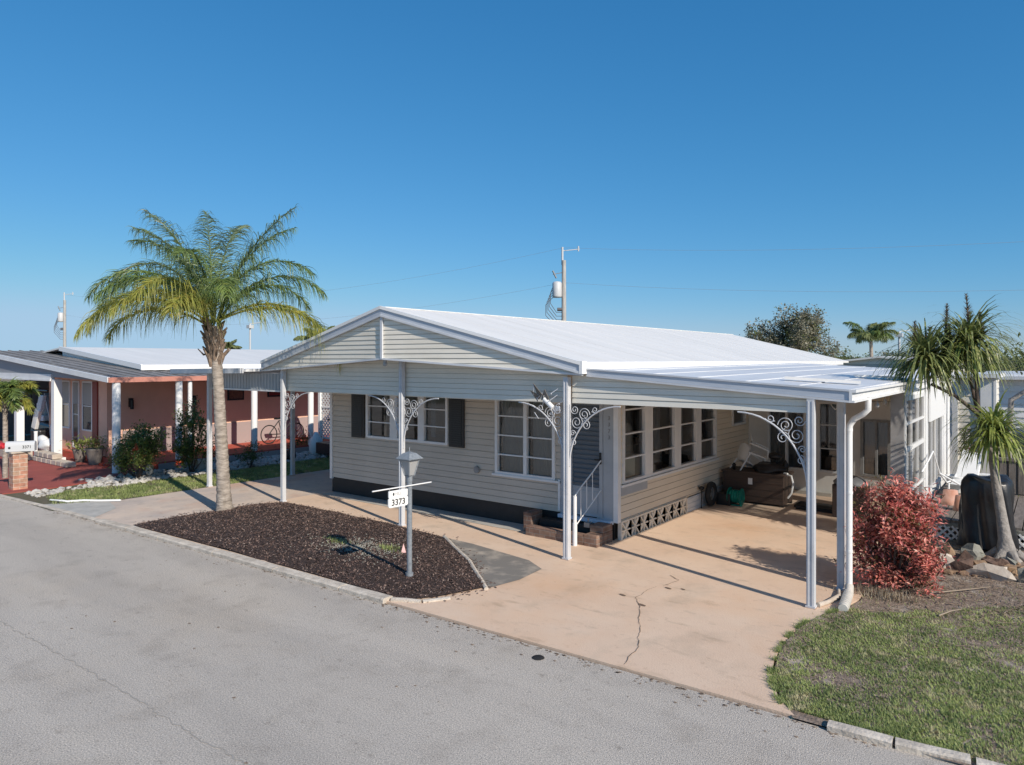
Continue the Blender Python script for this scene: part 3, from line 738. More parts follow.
m = MB(); m.tube([(RX, YP+.05, 2.81), (RX, YP+.05, 2.76)], .03, 10); m.lathe((RX, YP+.05, 2.69), [(0, 0), (.028, .012), (.04, .04), (.03, .07), (0, .08)], 12); m.build('soffit_light', 'lamp_glass', H)
# beam with lap siding between the posts
YBm = 8.44
m = MB()
fnb = lambda u, z, o: (u, YBm-o, z)
for a, b, ca, cb in ((-12.2, RX, CL+.02, CC), (RX, -5.46, CC, CR)):
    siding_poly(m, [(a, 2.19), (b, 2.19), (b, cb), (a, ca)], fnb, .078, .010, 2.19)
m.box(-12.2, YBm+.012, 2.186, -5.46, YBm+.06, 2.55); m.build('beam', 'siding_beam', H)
m = MB(); siding_poly(m, [(-5.38, 2.20), (-2.2, 2.20), (-2.2, 2.42), (-5.38, 2.61)], fnb, .078, .010, 2.19); m.box(-5.38, YBm+.012, 2.196, -2.2, YBm+.06, 2.40); m.build('beam', 'siding_beam', H)

# carport awning roof (right)
def awz(x, y): return 2.665-.057*(x+5.1)+.006*(y-8)
m = MB(); X0, X1, Ya, Yb_ = -5.11, -1.78, 8.41, 18.4
for y0_, y1_ in ((Ya, 13.0), (13.0, Yb_)):
    t = [(X0, y0_, awz(X0, y0_)), (X1, y0_, awz(X1, y0_)), (X1, y1_, awz(X1, y1_)), (X0, y1_, awz(X0, y1_))]
    m.hexa([(x, y, z-.06) for x, y, z in t]+t)
m.box(-5.33, 8.5, 2.57, X0, Yb_, 2.62)
aw = m.build('awning_roof', 'awning_top', H)
m = MB(); x = X0+.3
while x < X1-.2: m.bar((x, Ya+.02, awz(x, Ya)+.003), (x, Yb_, awz(x, Yb_)+.003), .03, .008); x += .62
m.build('roof_rib', 'awning_top', aw)
m = MB()
for (xa, xb, yy, ww, hh) in ((-2.75, -1.9, 9.35, .14, .035), (-2.4, -1.85, 11.6, .12, .035)):
    m = MB(); m.bar((xa, yy, awz(xa, yy)+.035), (xb, yy+.2, awz(xb, yy)+.035), ww, hh); m.build('roof_patch', 'roof_white', aw)
m = MB(); m.box(X0-.02, Ya-.02, 0, X1, Ya, 1); m = MB()
def fas(mb, z0a, z0b, z1a, z1b, yo, yi):
    mb.hexa([(X0, yo, z0a), (X1, yo, z0b), (X1, yi, z0b), (X0, yi, z0a), (X0, yo, z1a), (X1, yo, z1b), (X1, yi, z1b), (X0, yi, z1a)])
m = MB(); fas(m, 2.60, 2.36, 2.665, 2.455, Ya-.03, Ya); m.build('fascia', 'fascia_blue', aw)
m = MB(); fas(m, 2.667, 2.457, 2.685, 2.478, Ya-.045, Ya+.02); fas(m, 2.575, 2.335, 2.598, 2.358, Ya-.045, Ya); m.build('gutter', 'fascia_pale', aw)
m = MB(); m.box(X1, Ya-.045, 2.335, X1+.03, Yb_, 2.475); m.box(X1+.03, Ya-.045, 2.445, X1+.07, Yb_, 2.478); m.box(X1+.03, Ya-.045, 2.335, X1+.055, Yb_, 2.36); m.build('side_gutter', 'white', aw)
# left carport awning
m = MB(); t = [(-15.5, 7.95, 2.58), (-12.7, 7.95, 2.62), (-12.7, 16, 2.66), (-15.5, 16, 2.62)]
m.hexa([(x, y, z-.05) for x, y, z in t]+t); al = m.build('awning_roof', 'awning_top', H)
m = MB(); m.hexa([(-15.5, 7.88, 2.50), (-12.75, 7.88, 2.54), (-12.75, 7.95, 2.54), (-15.5, 7.95, 2.50), (-15.5, 7.88, 2.60), (-12.75, 7.88, 2.64), (-12.75, 7.95, 2.64), (-15.5, 7.95, 2.60)]); m.box(-15.53, 7.9, 2.48, -15.5, 16, 2.6); m.build('gutter', 'fascia_pale', al)
m = MB(); m.box(-14.85, YBm, 2.18, -12.22, YBm+.05, 2.53)
x = -14.83
while x < -12.25: m.box(x, YBm-.012, 2.2, x+.035, YBm, 2.52); x += .105
m.build('beam', 'panel_bluegrey', H)
m = MB(); m.box(-14.85, YBm-.03, 2.165, -12.22, YBm+.06, 2.195); m.build('beam_trim', 'white', H)

# posts with scroll brackets
def spiral(mb, cx, cz, r, turns, a0, sgn, y, rad=.0055):
    pts = []; n = int(16*turns)
    for i in range(n+1):
        t = i/n; a = a0+sgn*t*turns*2*pi; rr = r*(1-.82*t)
        pts.append((cx+rr*math.cos(a), y, cz+rr*math.sin(a)))
    mb.tube(pts, rad, 5, False)
def post(x, y, ztop, sides, wdt=.075, label=None):
    wdt = min(wdt, .08); p = MB(); p.box(x-wdt/2, y-wdt/2, 0, x+wdt/2, y+wdt/2, ztop)
    for s_ in (-1, 1): p.box(x+s_*wdt*.28-.006, y-wdt/2-.006, .02, x+s_*wdt*.28+.006, y-wdt/2, ztop-.02); p.box(x-wdt/2-.006, y+s_*wdt*.28-.006, .02, x-wdt/2, y+s_*wdt*.28+.006, ztop-.02)
    p.box(x-wdt/2-.012, y-wdt/2-.012, .018, x+wdt/2+.012, y+wdt/2+.012, .045)
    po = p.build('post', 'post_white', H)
    f_ = MB(); f_.box(x-wdt/2-.02, y-wdt/2-.02, .016, x+wdt/2+.02, y+wdt/2+.02, .024); f_.build('foot_plate', mat('rust', (.38, .20, .10), .9, col2=(.5, .42, .36), scale=20), po)
    for s_ in sides:
        b = MB(); w_, h_ = .80, .86; zt = 2.18; xo = x+s_*wdt/2
        arc = [(xo+s_*(w_-w_*math.cos(t)), y, zt-h_+h_*math.sin(t)) for t in [pi/2*k/14 for k in range(15)]]
        b.tube(arc, .011, 6)
        b.tube([(xo+s_*.01, y, zt-h_), (xo+s_*.01, y, zt)], .008, 5)
        P = lambda u, v: (xo+s_*u*w_, zt-(1-v)*h_)
        for (u, v, r, tn, a0, sg) in ((.30, .85, .092, 1.9, 0, 1), (.15, .72, .098, 1.9, pi*.3, -1), (.40, .72, .0, 0, 0, 1), (.30, .60, .0, 0, 0, 1), (.09, .40, .055, 1.4, pi/2, 1), (.52, .93, .055, 1.4, 0, -1), (.11, .92, .065, 1.6, pi, 1), (.34, .68, .075, 1.7, pi, -1), (.07, .54, .045, 1.4, 0, 1)):
            if r <= 0: continue
            cx, cz = P(u, v); spiral(b, cx, cz, r, tn, a0 if s_ > 0 else pi-a0, sg*s_, y)
        c = [P(.19, .60), P(.14, .5), P(.06, .40), P(.03, .30)]; b.tube([(q[0], y, q[1]) for q in c], .007, 5, False)
        c = [P(.45, .9), P(.55, .88), P(.66, .95), P(.8, .985)]; b.tube([(q[0], y, q[1]) for q in c], .007, 5, False)
        c = [P(.40, .80), P(.38, .74), P(.31, .81)]; b.tube([(q[0], y, q[1]) for q in c], .006, 5, False)
        b.build('scroll_bracket', 'post_white', po)
    return po
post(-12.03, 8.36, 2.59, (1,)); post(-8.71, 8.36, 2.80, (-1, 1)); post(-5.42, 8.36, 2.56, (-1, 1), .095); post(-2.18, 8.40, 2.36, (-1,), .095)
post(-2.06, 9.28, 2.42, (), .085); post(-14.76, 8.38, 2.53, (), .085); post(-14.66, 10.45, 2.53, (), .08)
# downspout
m = MB(); m.tube([(-1.74, 9.15, 2.36), (-1.74, 9.15, 2.22), (-1.80, 9.16, 2.16), (-1.90, 9.2, 2.10), (-1.95, 9.2, 2.02), (-1.955, 9.2, 1.9), (-1.955, 9.2, .12)], .036, 10)
for z in (1.95, 1.2, .5): m.tube([(-1.955, 9.2, z), (-1.955, 9.2, z+.03)], .040, 10)
m.build('downspout', 'white_clean', H)
# hanging bulbs and heart ornament under the awning
for (x, y, z) in ((-2.05, 11.4, 2.18), (-2.05, 12.0, 2.2)):
    m = MB(); m.tube([(x, y, 2.36), (x, y, z)], .004, 5); m.lathe((x, y, z-.08), [(0, 0), (.025, .015), (.033, .04), (.02, .07), (.012, .09)], 10); m.build('string_bulb', 'lamp_glass', aw)
m = MB(); pts = [(-3.35+.08*math.sin(t)**3, 14.6, 1.93+.085*(.8*math.cos(t)-.3*math.cos(2*t)-.1*math.cos(3*t))) for t in [2*pi*k/20 for k in range(21)]]
m.tube(pts, .009, 5, False); m.tube([(-3.35, 14.6, 1.98), (-3.35, 14.6, 2.45)], .003, 4, False)
solo(m, 'heart_ornament', 'plastic_white', 'pale open heart ornament hanging in front of the back window', 'ornament')

# enclosed porch at the rear
YK = 15.5
m = MB(); fnk = lambda u, z, o: (u, YK-o, z)
op = [(-4.92, -4.12, .5, 1.95), (-3.9, -3.48, .5, 1.95), (-3.08, -2.55, .5, 1.62)]
def plainwall(mb, u0, u1, z0, z1, ops, y, th=.06):
    us = sorted({u0, u1, *[o[0] for o in ops], *[o[1] for o in ops]})
    for a, b in zip(us, us[1:]):
        z = z0
        for oa, ob in sorted([(o[2], o[3]) for o in ops if o[0] < (a+b)/2 < o[1]])+[(z1, z1)]:
            if oa > z: mb.box(a, y, z, b, y+th, oa)
            z = ob
plainwall(m, -5.33, -1.8, 0, 1.98, op, YK); m.build('porch_wall', mat('porch_cream', (.80, .78, .74), .7, var=.1, scale=3), H)
m = MB(); siding_wall(m, -5.33, -1.8, 1.99, 2.5, [], fnk, .148); m.build('porch_wall', 'siding_tan', H)
window(H, 'y', *op[0], [(-4.52, .05)], 1, face=YK, curtain=('curtain_grey', [(-4.9, -4.2)], .02))
window(H, 'y', *op[1], [], 3, face=YK)
window(H, 'y', *op[2], [(-2.8, .04)], 1, face=YK, fr='panel_grey', curtain=('curtain_grey', [(-3.05, -2.62)], .02))
m = MB(); m.box(-5.3, YK+1.5, 0, -1.85, YK+1.55, 2.45); m.quad((-5.3, YK+.07, .05), (-1.85, YK+.07, .05), (-1.85, YK+1.5, .05), (-5.3, YK+1.5, .05)); m.build('room_lining', 'dark_inside', H)
m = MB(); m.box(-4.6, YK-.12, 0, -3.6, YK-.002, .09); m.build('step', 'concrete_light', H)
# right wall of the porch: grey stub, tall white windows, shade, mottled panel
m = MB(); m.box(-1.98, 12.03, 0, -1.80, 12.10, 2.36); m.build('end_panel', 'panel_grey', H)
XS = -1.80
def sidewin(y0, y1, z0, z1, cols, rowz, gl='glass_clear', nm='window'):
    F = MB(); t = .07
    F.box(XS-.04, y0, z0, XS+.01, y0+t, z1); F.box(XS-.04, y1-t, z0, XS+.01, y1, z1); F.box(XS-.05, y0+t, z0, XS+.02, y1-t, z0+t); F.box(XS-.05, y0+t, z1-t, XS+.02, y1-t, z1)
    fo = F.build(nm, 'white', H); B = MB()
    for k in range(1, cols): y = y0+(y1-y0)*k/cols; B.box(XS-.03, y-.02, z0+t, XS+.004, y+.02, z1-t)
    for z, wd in rowz: B.box(XS-.031, y0+t, z-wd/2, XS+.005, y1-t, z+wd/2)
    B.build('glazing_bar', 'white', fo)
    P = MB(); P.quad((XS-.02, y0+t, z0+t), (XS-.02, y1-t, z0+t), (XS-.02, y1-t, z1-t), (XS-.02, y0+t, z1-t)); P.build('pane', gl, fo)
sidewin(12.12, 14.05, .35, 2.25, 3, [(1.82, .04), (1.42, .07), (.75, .04)])
m = MB(); m.box(XS-.05, 12.1, 0, XS+.01, 14.05, .34); m.box(XS-.06, 14.05, 0, XS+.03, 14.35, 2.36); m.box(XS-.05, 14.35, 0, XS+.01, 16.9, .4); m.box(XS-.05, 12.1, 2.25, XS, 16.9, 2.36); m.box(XS-.06, 16.5, .4, XS+.03, 16.95, 2.36); m.build('porch_wall', 'white', H)
sidewin(14.36, 16.5, .42, 2.25, 3, [])
m = MB(); m.box(XS+.04, 14.3, 1.72, XS+.07, 16.6, 2.33); m.build('awning_shade', 'white_clean', H)
m = MB(); m.box(XS-.05, 16.96, 0, XS+.0, 18.3, 2.36); m.build('end_panel', mat('mottled', (.46, .46, .47), .6, col2=(.26, .26, .27), scale=5), H)
m = MB(); m.tube([(XS+.05, 17.0, .4), (XS+.05, 17.0, 2.3)], .035, 8); m.build('downspout', 'white_clean', H)

# ------------------------------------------------------------------ entry steps + handrail
T = thing('entry_steps', 'low brick-edged entry steps with dark treads under the front door', 'steps', (-6.1, 9.4, 0))
m = MB(); m.box(-6.86, 9.28, 0, -6.70, 9.60, .34); m.box(-6.70, 9.12, 0, -5.62, 9.26, .17); m.box(-5.62, 9.12, 0, -5.39, 9.60, .19); m.box(-5.62, 9.30, .19, -5.39, 9.60, .30); m.build('brick_edge', 'brick', T, bevel=.012)
m = MB(); m.box(-6.70, 9.26, .0, -5.62, 9.58, .13); m.box(-6.62, 9.40, .13, -5.62, 9.59, .24); m.build('tread', 'black_skirt', T)
T = thing('handrail', 'white metal handrail rising from the paving to the front door', 'handrail', (-5.72, 9.05, 0))
m = MB(); m.tube([(-5.72, 9.04, 0), (-5.72, 9.04, .76)], .03, 10); m.tube([(-5.72, 9.04, 0), (-5.72, 9.04, .36)], .036, 10); m.build('post', 'white', T)
m = MB(); m.tube([(-5.72, 9.04, .76), (-5.70, 9.15, .86), (-5.63, 9.40, 1.08), (-5.60, 9.60, 1.24)], .011, 8)
m.tube([(-5.72, 9.04, .30), (-5.63, 9.40, .62), (-5.60, 9.60, .78)], .009, 8); m.build('rail', 'white', T)
m = MB()
for k in range(1, 4):
    t = k/4; m.tube([(-5.72+.11*t, 9.04+.5*t, .30+.46*t), (-5.72+.11*t, 9.04+.5*t, .78+.42*t)], .006, 6)
m.build('baluster', 'white', T)
m = MB(); m.box(-5.74, 9.33, .24, -5.64, 9.43, .31); m.tube([(-5.69, 9.38, .31), (-5.69, 9.38, .38)], .012, 6)
solo(m, 'door_bell', 'steel', 'small grey bell shaped piece on the top entry step', 'bell')

# ornament on the second post from the right
T = thing('wall_ornament', 'weathered metal bird ornament with dark wings fixed high on the middle carport post', 'ornament', (-5.5, 8.28, 2.2))
c = Vector((-5.62, 8.24, 2.19))
m = MB(); m.tube([c+Vector((-.1, 0, .06)), c+Vector((.06, -.02, -.06))], .035, 10); m.build('body', 'plastic_white', T)
m = MB()
for a, b, cc in (((-.30, 0, .28), (-.10, -.05, .12), (-.22, .02, .08)), ((-.10, 0, .20), (.0, -.03, .06), (-.16, 0, .04)), ((-.34, -.02, .18), (-.16, 0, .10), (-.24, .03, .02))):
    v = [c+Vector(a), c+Vector(b), c+Vector(cc)]; m.add(v+[p+Vector((0, .012, 0)) for p in v], [(0, 1, 2), (5, 4, 3), (0, 3, 4, 1), (1, 4, 5, 2), (2, 5, 3, 0)])
m.build('wing', mat('tarnish', (.16, .14, .12), .6), T)
m = MB(); rr = random.Random(3)
for k in range(13):
    p = c+Vector((rr.uniform(-.3, .15), 0, rr.uniform(-.14, .16))); m.tube([p, p+Vector((rr.uniform(-.14, .14), rr.uniform(-.06, .03), rr.uniform(-.16, .18)))], .006, 5)
for k in range(5): spiral(m, c.x+.1+.05*rr.random(), c.z-.04-.05*rr.random(), .05, 1.2, k, 1, c.y-.02, .006)
m.build('rod', 'post_white', T)

# ------------------------------------------------------------------ lamp post with address sign
LX, LY = -6.47, 6.34
T = thing('lamp_post', 'grey metal lamp post with a four-sided lantern standing in the mulch bed', 'lamp post', (LX, LY, .05))
m = MB(); m.tube([(LX, LY, .0), (LX, LY, 1.33)], .034, 14); m.tube([(LX, LY, 1.27), (LX, LY, 1.34)], .040, 14); m.tube([(LX, LY, .06), (LX, LY, .12)], .05, 14); m.build('pole', 'lamp_grey', T)
def frus(mb, z0, r0, z1, r1, n=4, rot=pi/4):
    vs = [(LX+r*math.cos(rot+2*pi*k/n), LY+r*math.sin(rot+2*pi*k/n), z) for z, r in ((z0, r0), (z1, r1)) for k in range(n)]
    mb.add(vs, [(k, (k+1) % n, n+(k+1) % n, n+k) for k in range(n)]+[tuple(reversed(range(n))), tuple(range(n, 2*n))])
m = MB(); frus(m, 1.335, .055, 1.35, .065)
for k in range(4):
    a = pi/4+k*pi/2; m.bar((LX+.062*math.cos(a), LY+.062*math.sin(a), 1.345), (LX+.122*math.cos(a), LY+.122*math.sin(a), 1.545), .012, .012)
frus(m, 1.54, .13, 1.555, .13); Lf = m.build('lantern_frame', 'lamp_grey', T)
m = MB(); frus(m, 1.352, .056, 1.54, .112); m.build('lantern_glass', 'lamp_glass', T)
m = MB(); frus(m, 1.555, .172, 1.565, .172); frus(m, 1.565, .168, 1.625, .085); frus(m, 1.625, .085, 1.645, .02); m.tube([(LX, LY, 1.64), (LX, LY, 1.70)], .006, 6); m.build('lantern_roof', 'lamp_grey', T)
bd = Vector((.10, 1, 0)).normalized(); bz = 1.225; bc = Vector((LX+.04, LY, bz))
m = MB(); m.tube([bc-bd*.60, bc+bd*.32], .0085, 8); m.build('crossbar', 'white', T)
T = thing('address_sign', 'white two-piece address sign reading 3373 hanging from the lamp post crossbar', 'sign', (LX, LY, .9))
nrm = Vector((bd.y, -bd.x, 0)); sc = bc-bd*.215
def board(mb, w_, z0, z1, r=.02, th=.008):
    P = []
    for cx, cz, a0 in ((w_/2-r, z1-r, 0), (-w_/2+r, z1-r, pi/2), (-w_/2+r, z0+r, pi), (w_/2-r, z0+r, 3*pi/2)):
        for k in range(5): a = a0+k*pi/8; P.append((cx+r*math.cos(a), cz+r*math.sin(a)))
    f = [sc+bd*u+Vector((0, 0, z-bz))+nrm*th for u, z in P]; b = [p-nrm*2*th for p in f]; n = len(P)
    mb.add(f+b, [tuple(range(n)), tuple(reversed(range(n, 2*n)))]+[(k, n+k, n+(k+1) % n, (k+1) % n) for k in range(n)])
m = MB(); board(m, .29, bz-.115, bz-.03, .012); board(m, .30, bz-.235, bz-.115, .028); m.build('sign_board', 'sign_white', T)
m = MB()
for s_ in (-.13, .12): p = sc+bd*s_; m.tube([p+Vector((0, 0, -.035)), p+Vector((0, 0, .012))], .008, 6)
m.build('hook', 'steel', T)
text_obj('3373', .108, 'lettering', 'ink', T, sc+nrm*.0105+Vector((0, 0, -.178)), bd, (0, 0, 1), .002)
m = MB()
q = sc+nrm*.012+bd*(-.075)+Vector((0, 0, -.072)); m.add([q+bd*(.013*math.cos(t))+Vector((0, 0, .022*math.sin(t))) for t in [k*pi/3 for k in range(6)]], [tuple(range(6))])
m.build('emblem', 'ink', T)
text_obj('HILL', .055, 'lettering', 'ink_grey', T, sc+nrm*.0105+bd*.0+Vector((0, 0, -.072)), bd, (0, 0, 1), .001)

# ------------------------------------------------------------------ things in the carport
T = thing('storage_chest', 'dark brown wooden storage chest standing at the back of the carport', 'chest', (-4.65, 13.9, .02))
m = MB(); m.box(-5.22, 13.72, .06, -4.06, 14.30, .60)
for z in (.18, .31, .44): m.box(-5.2, 13.712, z, -4.08, 13.72, z+.006)
m.build('body', 'chest_brown', T, bevel=.006)
m = MB(); m.box(-5.25, 13.69, .602, -4.03, 14.33, .635); m.build('lid', 'chest_brown', T, bevel=.006)
for x in (-5.22, -4.13):
    for y in (13.72, 14.22): m = MB(); m.box(x, y, 0.02, x+.07, y+.07, .06); m.build('leg', 'black', T)
m = MB(); m.box(-4.72, 13.700, .40, -4.64, 13.711, .52); m.build('paper_tag', 'sign_white', T)
def lawnchair(loc, rz, tilt, label, group, sc_=1.0, mt='plastic_white'):
    T = thing('plastic_chair', label, 'chair', loc, group)
    M = Matrix.Translation(loc)@Matrix.Rotation(rz, 4, 'Z')@Matrix.Rotation(tilt, 4, 'X')@Matrix.Scale(sc_, 4)
    def put(mb, nm): mb.v = [tuple(M@Vector(v)) for v in mb.v]; mb.build(nm, mt, T)
    m = MB(); m.box(-.24, -.22, .40, .24, .22, .43); put(m, 'seat')
    m = MB()
    vs = []; n = 8
    for i in range(n+1):
        a = -1+2*i/n; w_ = a*.24; top = .86-.10*a*a; d_ = .22+.06*(1-a*a)
        vs += [(w_, d_-.03, .43), (w_*1.05, d_+.07, top), (w_*1.05, d_+.10, top), (w_, d_, .43)]
    fs = []
    for i in range(n):
        if True:
            b = i*4; fs += [(b, b+4, b+5, b+1), (b+1, b+5, b+6, b+2), (b+2, b+6, b+7, b+3), (b+3, b+7, b+4, b)]
    m.add(vs, fs); m.tube([(-.25, .3, .75), (-.14, .36, .84), (0, .38, .87), (.14, .36, .84), (.25, .3, .75)], .02, 6); put(m, 'backrest')
    for s_ in (-1, 1):
        m = MB(); m.tube([(s_*.25, .30, .66), (s_*.29, .1, .66), (s_*.29, -.2, .64), (s_*.27, -.24, .42)], .022, 6); put(m, 'armrest')
        for yy in (-.2, .22):
            m = MB(); m.tube([(s_*.22, yy, .42), (s_*.27, yy*1.2, 0)], [.028, .02], 6); put(m, 'leg')
    return T
lawnchair((-4.98, 14.02, .50), 2.5, .55, 'white plastic garden chair tipped on the left end of the brown chest', 'plastic chairs piled on the chest', .68)
lawnchair((-4.78, 14.15, .64), 1.9, .35, 'white plastic garden chair upper and farther back on the brown chest', 'plastic chairs piled on the chest', .72)
m = MB(); m.blob((-4.38, 13.98, .70), .27, 2, .18, 3, (1.15, .85, .45)); solo(m, 'black_cover', 'black_tarp', 'crumpled black cover heaped on the right end of the brown chest', 'cover', smooth=True)
m = MB(); m.blob((-4.32, 14.1, .93), .12, 5, .1, 3, (1.1, 1, .6)); m.tube([(-4.3, 14.1, .7), (-4.3, 14.1, .95)], .03, 8); solo(m, 'stool_cushion', 'black', 'rounded black padded cushion on top of the black cover', 'cushion', smooth=True)
m = MB(); m.lathe((-4.10, 14.0, .635), [(0, 0), (.06, 0), (.05, .1), (.07, .12), (.05, .17), (0, .26)], 14); solo(m, 'lantern', 'black', 'small dark pointed lantern at the right end of the chest lid', 'lantern')
m = MB(); m.tube([(-4.02, 13.85, .62+.0), (-3.94, 13.8, .62), (-3.9, 13.78, .48), (-3.93, 13.78, .3), (-4.0, 13.78, .2)], .02, 8); m.tube([(-4.1, 13.9, .64), (-4.02, 13.85, .645)], .02, 8); solo(m, 'white_hose', 'plastic_white', 'white hose looping down the right end of the brown chest', 'hose')
# wheel leaning on the wall
T = thing('spare_wheel', 'black cart wheel with a grey rim leaning on the side wall', 'wheel', (-5.24, 13.05, .02))
def torus(mb, c, R, r, axis, n=28, k=8, tilt=0):
    pts = []
    for i in range(n):
        a = 2*pi*i/n; pts.append((R*math.cos(a), R*math.sin(a)))
    for i in range(n):
        pass
    vs = []; fs = []
    for i in range(n):
        a = 2*pi*i/n
        for j in range(k):
            b = 2*pi*j/k; rr = R+r*math.cos(b); h = r*math.sin(b)
            if axis == 'x': v = (c[0]+h+tilt*rr*math.sin(a), c[1]+rr*math.cos(a), c[2]+rr*math.sin(a))
            elif axis == 'y': v = (c[0]+rr*math.cos(a), c[1]+h, c[2]+rr*math.sin(a))
            else: v = (c[0]+rr*math.cos(a), c[1]+rr*math.sin(a), c[2]+h)
            vs.append(v)
    for i in range(n):
        for j in range(k): fs.append((i*k+j, i*k+(j+1) % k, ((i+1) % n)*k+(j+1) % k, ((i+1) % n)*k+j))
    mb.add(vs, fs, True)
m = MB(); torus(m, (-5.20, 13.05, .26), .175, .055, 'x'); m.build('tyre', 'rubber', T)
m = MB(); torus(m, (-5.20, 13.05, .26), .115, .015, 'x'); m.tube([(-5.23, 13.05, .26), (-5.15, 13.05, .26)], .035, 12)
for k in range(6): a = k*pi/3; m.bar((-5.19, 13.05, .26), (-5.19, 13.05+.115*math.cos(a), .26+.115*math.sin(a)), .012, .02)
m.build('rim', 'steel', T)
m = MB(); m.box(-5.20, 13.28, .02, -4.92, 13.62, .24); solo(m, 'black_box', 'black_box', 'low black box between the wheel and the green hose reel', 'box', bevel=.01)
T = thing('hose_reel', 'green plastic hose reel on the carport floor in front of the chest', 'hose reel', (-4.86, 13.4, .02))
m = MB(); [torus(m, (-4.86+dx, 13.42, .19), .10, .028, 'x') for dx in (-.08, -.03, .02, .07)]; m.build('hose', 'green_plastic', T)
m = MB(); [m.tube([(-4.86+dx, 13.42, .19), (-4.86+dx+.008, 13.42, .19)], .165, 20) for dx in (-.12, .11)]; m.bar((-4.98, 13.34, .02), (-4.98, 13.42, .2), .02, .03); m.bar((-4.74, 13.34, .02), (-4.74, 13.42, .2), .02, .03); m.bar((-5.0, 13.36, .03), (-4.72, 13.36, .03), .03, .03); m.build('frame', 'green_plastic', T)
T = thing('garden_light', 'dark garden stake light leaning on the white skirting', 'garden light', (-5.28, 12.75, .02))
m = MB(); m.tube([(-5.27, 12.75, .02), (-5.27, 12.75, .36)], .010, 6); m.build('stake', 'black', T)
m = MB(); m.lathe((-5.27, 12.75, .36), [(.02, 0), (.055, .03), (.055, .06), (0, .08)], 12); m.build('head', 'black', T)
m = MB(); m.lathe((-5.05, 13.85, .635), [(0, 0), (.03, 0), (.03, .07), (.045, .09), (.02, .13), (0, .14)], 10); solo(m, 'jar', 'black', 'little dark jar on the far left corner of the chest lid', 'jar')
T = thing('storage_box', 'small brown box with a grey domed lid beside the rear carport post', 'box', (-2.85, 13.6, .02))
m = MB(); m.box(-3.14, 13.45, .02, -2.62, 13.95, .60); m.build('body', 'chest_brown', T, bevel=.008)
m = MB(); m.lathe((-2.88, 13.7, .60), [(.30, 0), (.30, .03), (.22, .10), (.10, .14), (0, .15)], 8); m.build('lid', mat('lid_grey', (.22, .22, .23), .5), T)
m = MB(); m.box(-3.92, 13.9, .02, -3.2, 14.35, .07); m.box(-3.85, 13.75, .02, -3.15, 13.88, .09); solo(m, 'door_mat', 'rubber', 'dark low mat and plank lying between the two brown boxes', 'mat')
# pipes on the ground at the drive edge
m = MB(); m.tube([(-1.955, 9.2, .10), (-1.94, 9.12, .06), (-1.9, 8.85, .055), (-1.86, 8.45, .055)], .05, 12)
for k in range(9): y = 8.5+k*.065; m.tube([(-1.865-.008*k, y, .055), (-1.866-.008*k, y+.02, .055)], .057, 12)
solo(m, 'drain_pipe', 'pvc', 'fat pale drain pipe lying on the ground below the white downspout', 'pipe')
m = MB(); m.tube([(-2.06, 9.15, .04), (-2.0, 8.9, .05), (-2.06, 8.6, .045), (-2.12, 8.44, .045)], [.02, .028, .026, .03], 8)
solo(m, 'bent_branch', 'stone_cream', 'thin tan bent branch lying between the two right-hand carport posts', 'branch')
m = MB(); m.tube([(-15.45, 5.70, .05), (-15.25, 5.74, .05), (-15.12, 5.98, .05), (-14.85, 6.15, .05), (-14.55, 6.42, .05)], .022, 8); m.tube([(-15.75, 5.62, .04), (-15.45, 5.69, .05)], .02, 8)
solo(m, 'white_pipe', 'white_clean', 'bent white plastic pipe lying at the edge of the narrow lawn', 'pipe')

# ------------------------------------------------------------------ deck, pots, grill, rocks
T = thing('wooden_deck', 'low weathered wooden deck with white lattice skirting beside the porch windows', 'deck', (-.7, 14.5, 0))
m = MB(); x = -1.72
while x < .9: m.box(x, 12.78, .30, x+.135, 17.4, .34); x += .15
m.build('deck_boards', 'deck_wood', T)
m = MB(); m.box(-1.72, 12.76, .24, .9, 12.79, .30); m.box(-1.72, 12.77, 0, .9, 12.79, .05); m.box(.86, 12.8, 0, .9, 17.4, .3); m.build('deck_frame', 'stone_grey', T)
m = MB(); x = -1.9; wl = []
while x < 1.1:
    for s_ in (-1, 1):
        a = (x, .05); b = (x+s_*.2, .25)
        def cl(p): return max(-1.72, min(.9, p))
        m.bar((cl(a[0]), 12.765+.004*s_, a[1]), (cl(b[0]), 12.765+.004*s_, b[1]), .008, .03, (0, 1, 0) if False else (1, 0, 1))
    x += .105
m.build('lattice_skirt', 'lattice_white', T)
for (x, y, r, h, lb) in ((-1.42, 14.2, .145, .24, 'larger terracotta flower pot turned upside down on the deck'), (-1.22, 13.7, .115, .24, 'smaller pinkish terracotta pot turned upside down on the deck')):
    m = MB(); m.lathe((x, y, .34), [(r, 0), (r, .06), (r*.92, .065), (r*.72, h), (0, h)], 24); solo(m, 'flower_pot', 'terracotta', lb, 'flower pot', 'upturned pots on the deck')
m = MB(); m.lathe((-1.45, 15.6, .34), [(.13, 0), (.19, .28), (.20, .30), (.17, .30), (.15, .2), (0, .2)], 20); solo(m, 'white_pot', 'plastic_white', 'white plant pot on the far part of the deck', 'flower pot')
m = MB(); m.tube([(-.62, 15.8, .34), (-.5, 15.8, .45)], .1, 12)
T = thing('patio_lounger', 'white tubular patio lounge chair on the deck against the porch', 'chair', (-1.5, 14.6, .34))
m = MB(); m.tube([(-1.72, 13.2, .98), (-1.70, 13.9, 1.12), (-1.68, 14.2, 1.22), (-1.62, 14.55, .80), (-1.55, 14.9, .60), (-1.5, 15.4, .58), (-1.45, 15.9, .75), (-1.42, 16.2, 1.05)], .015, 8)
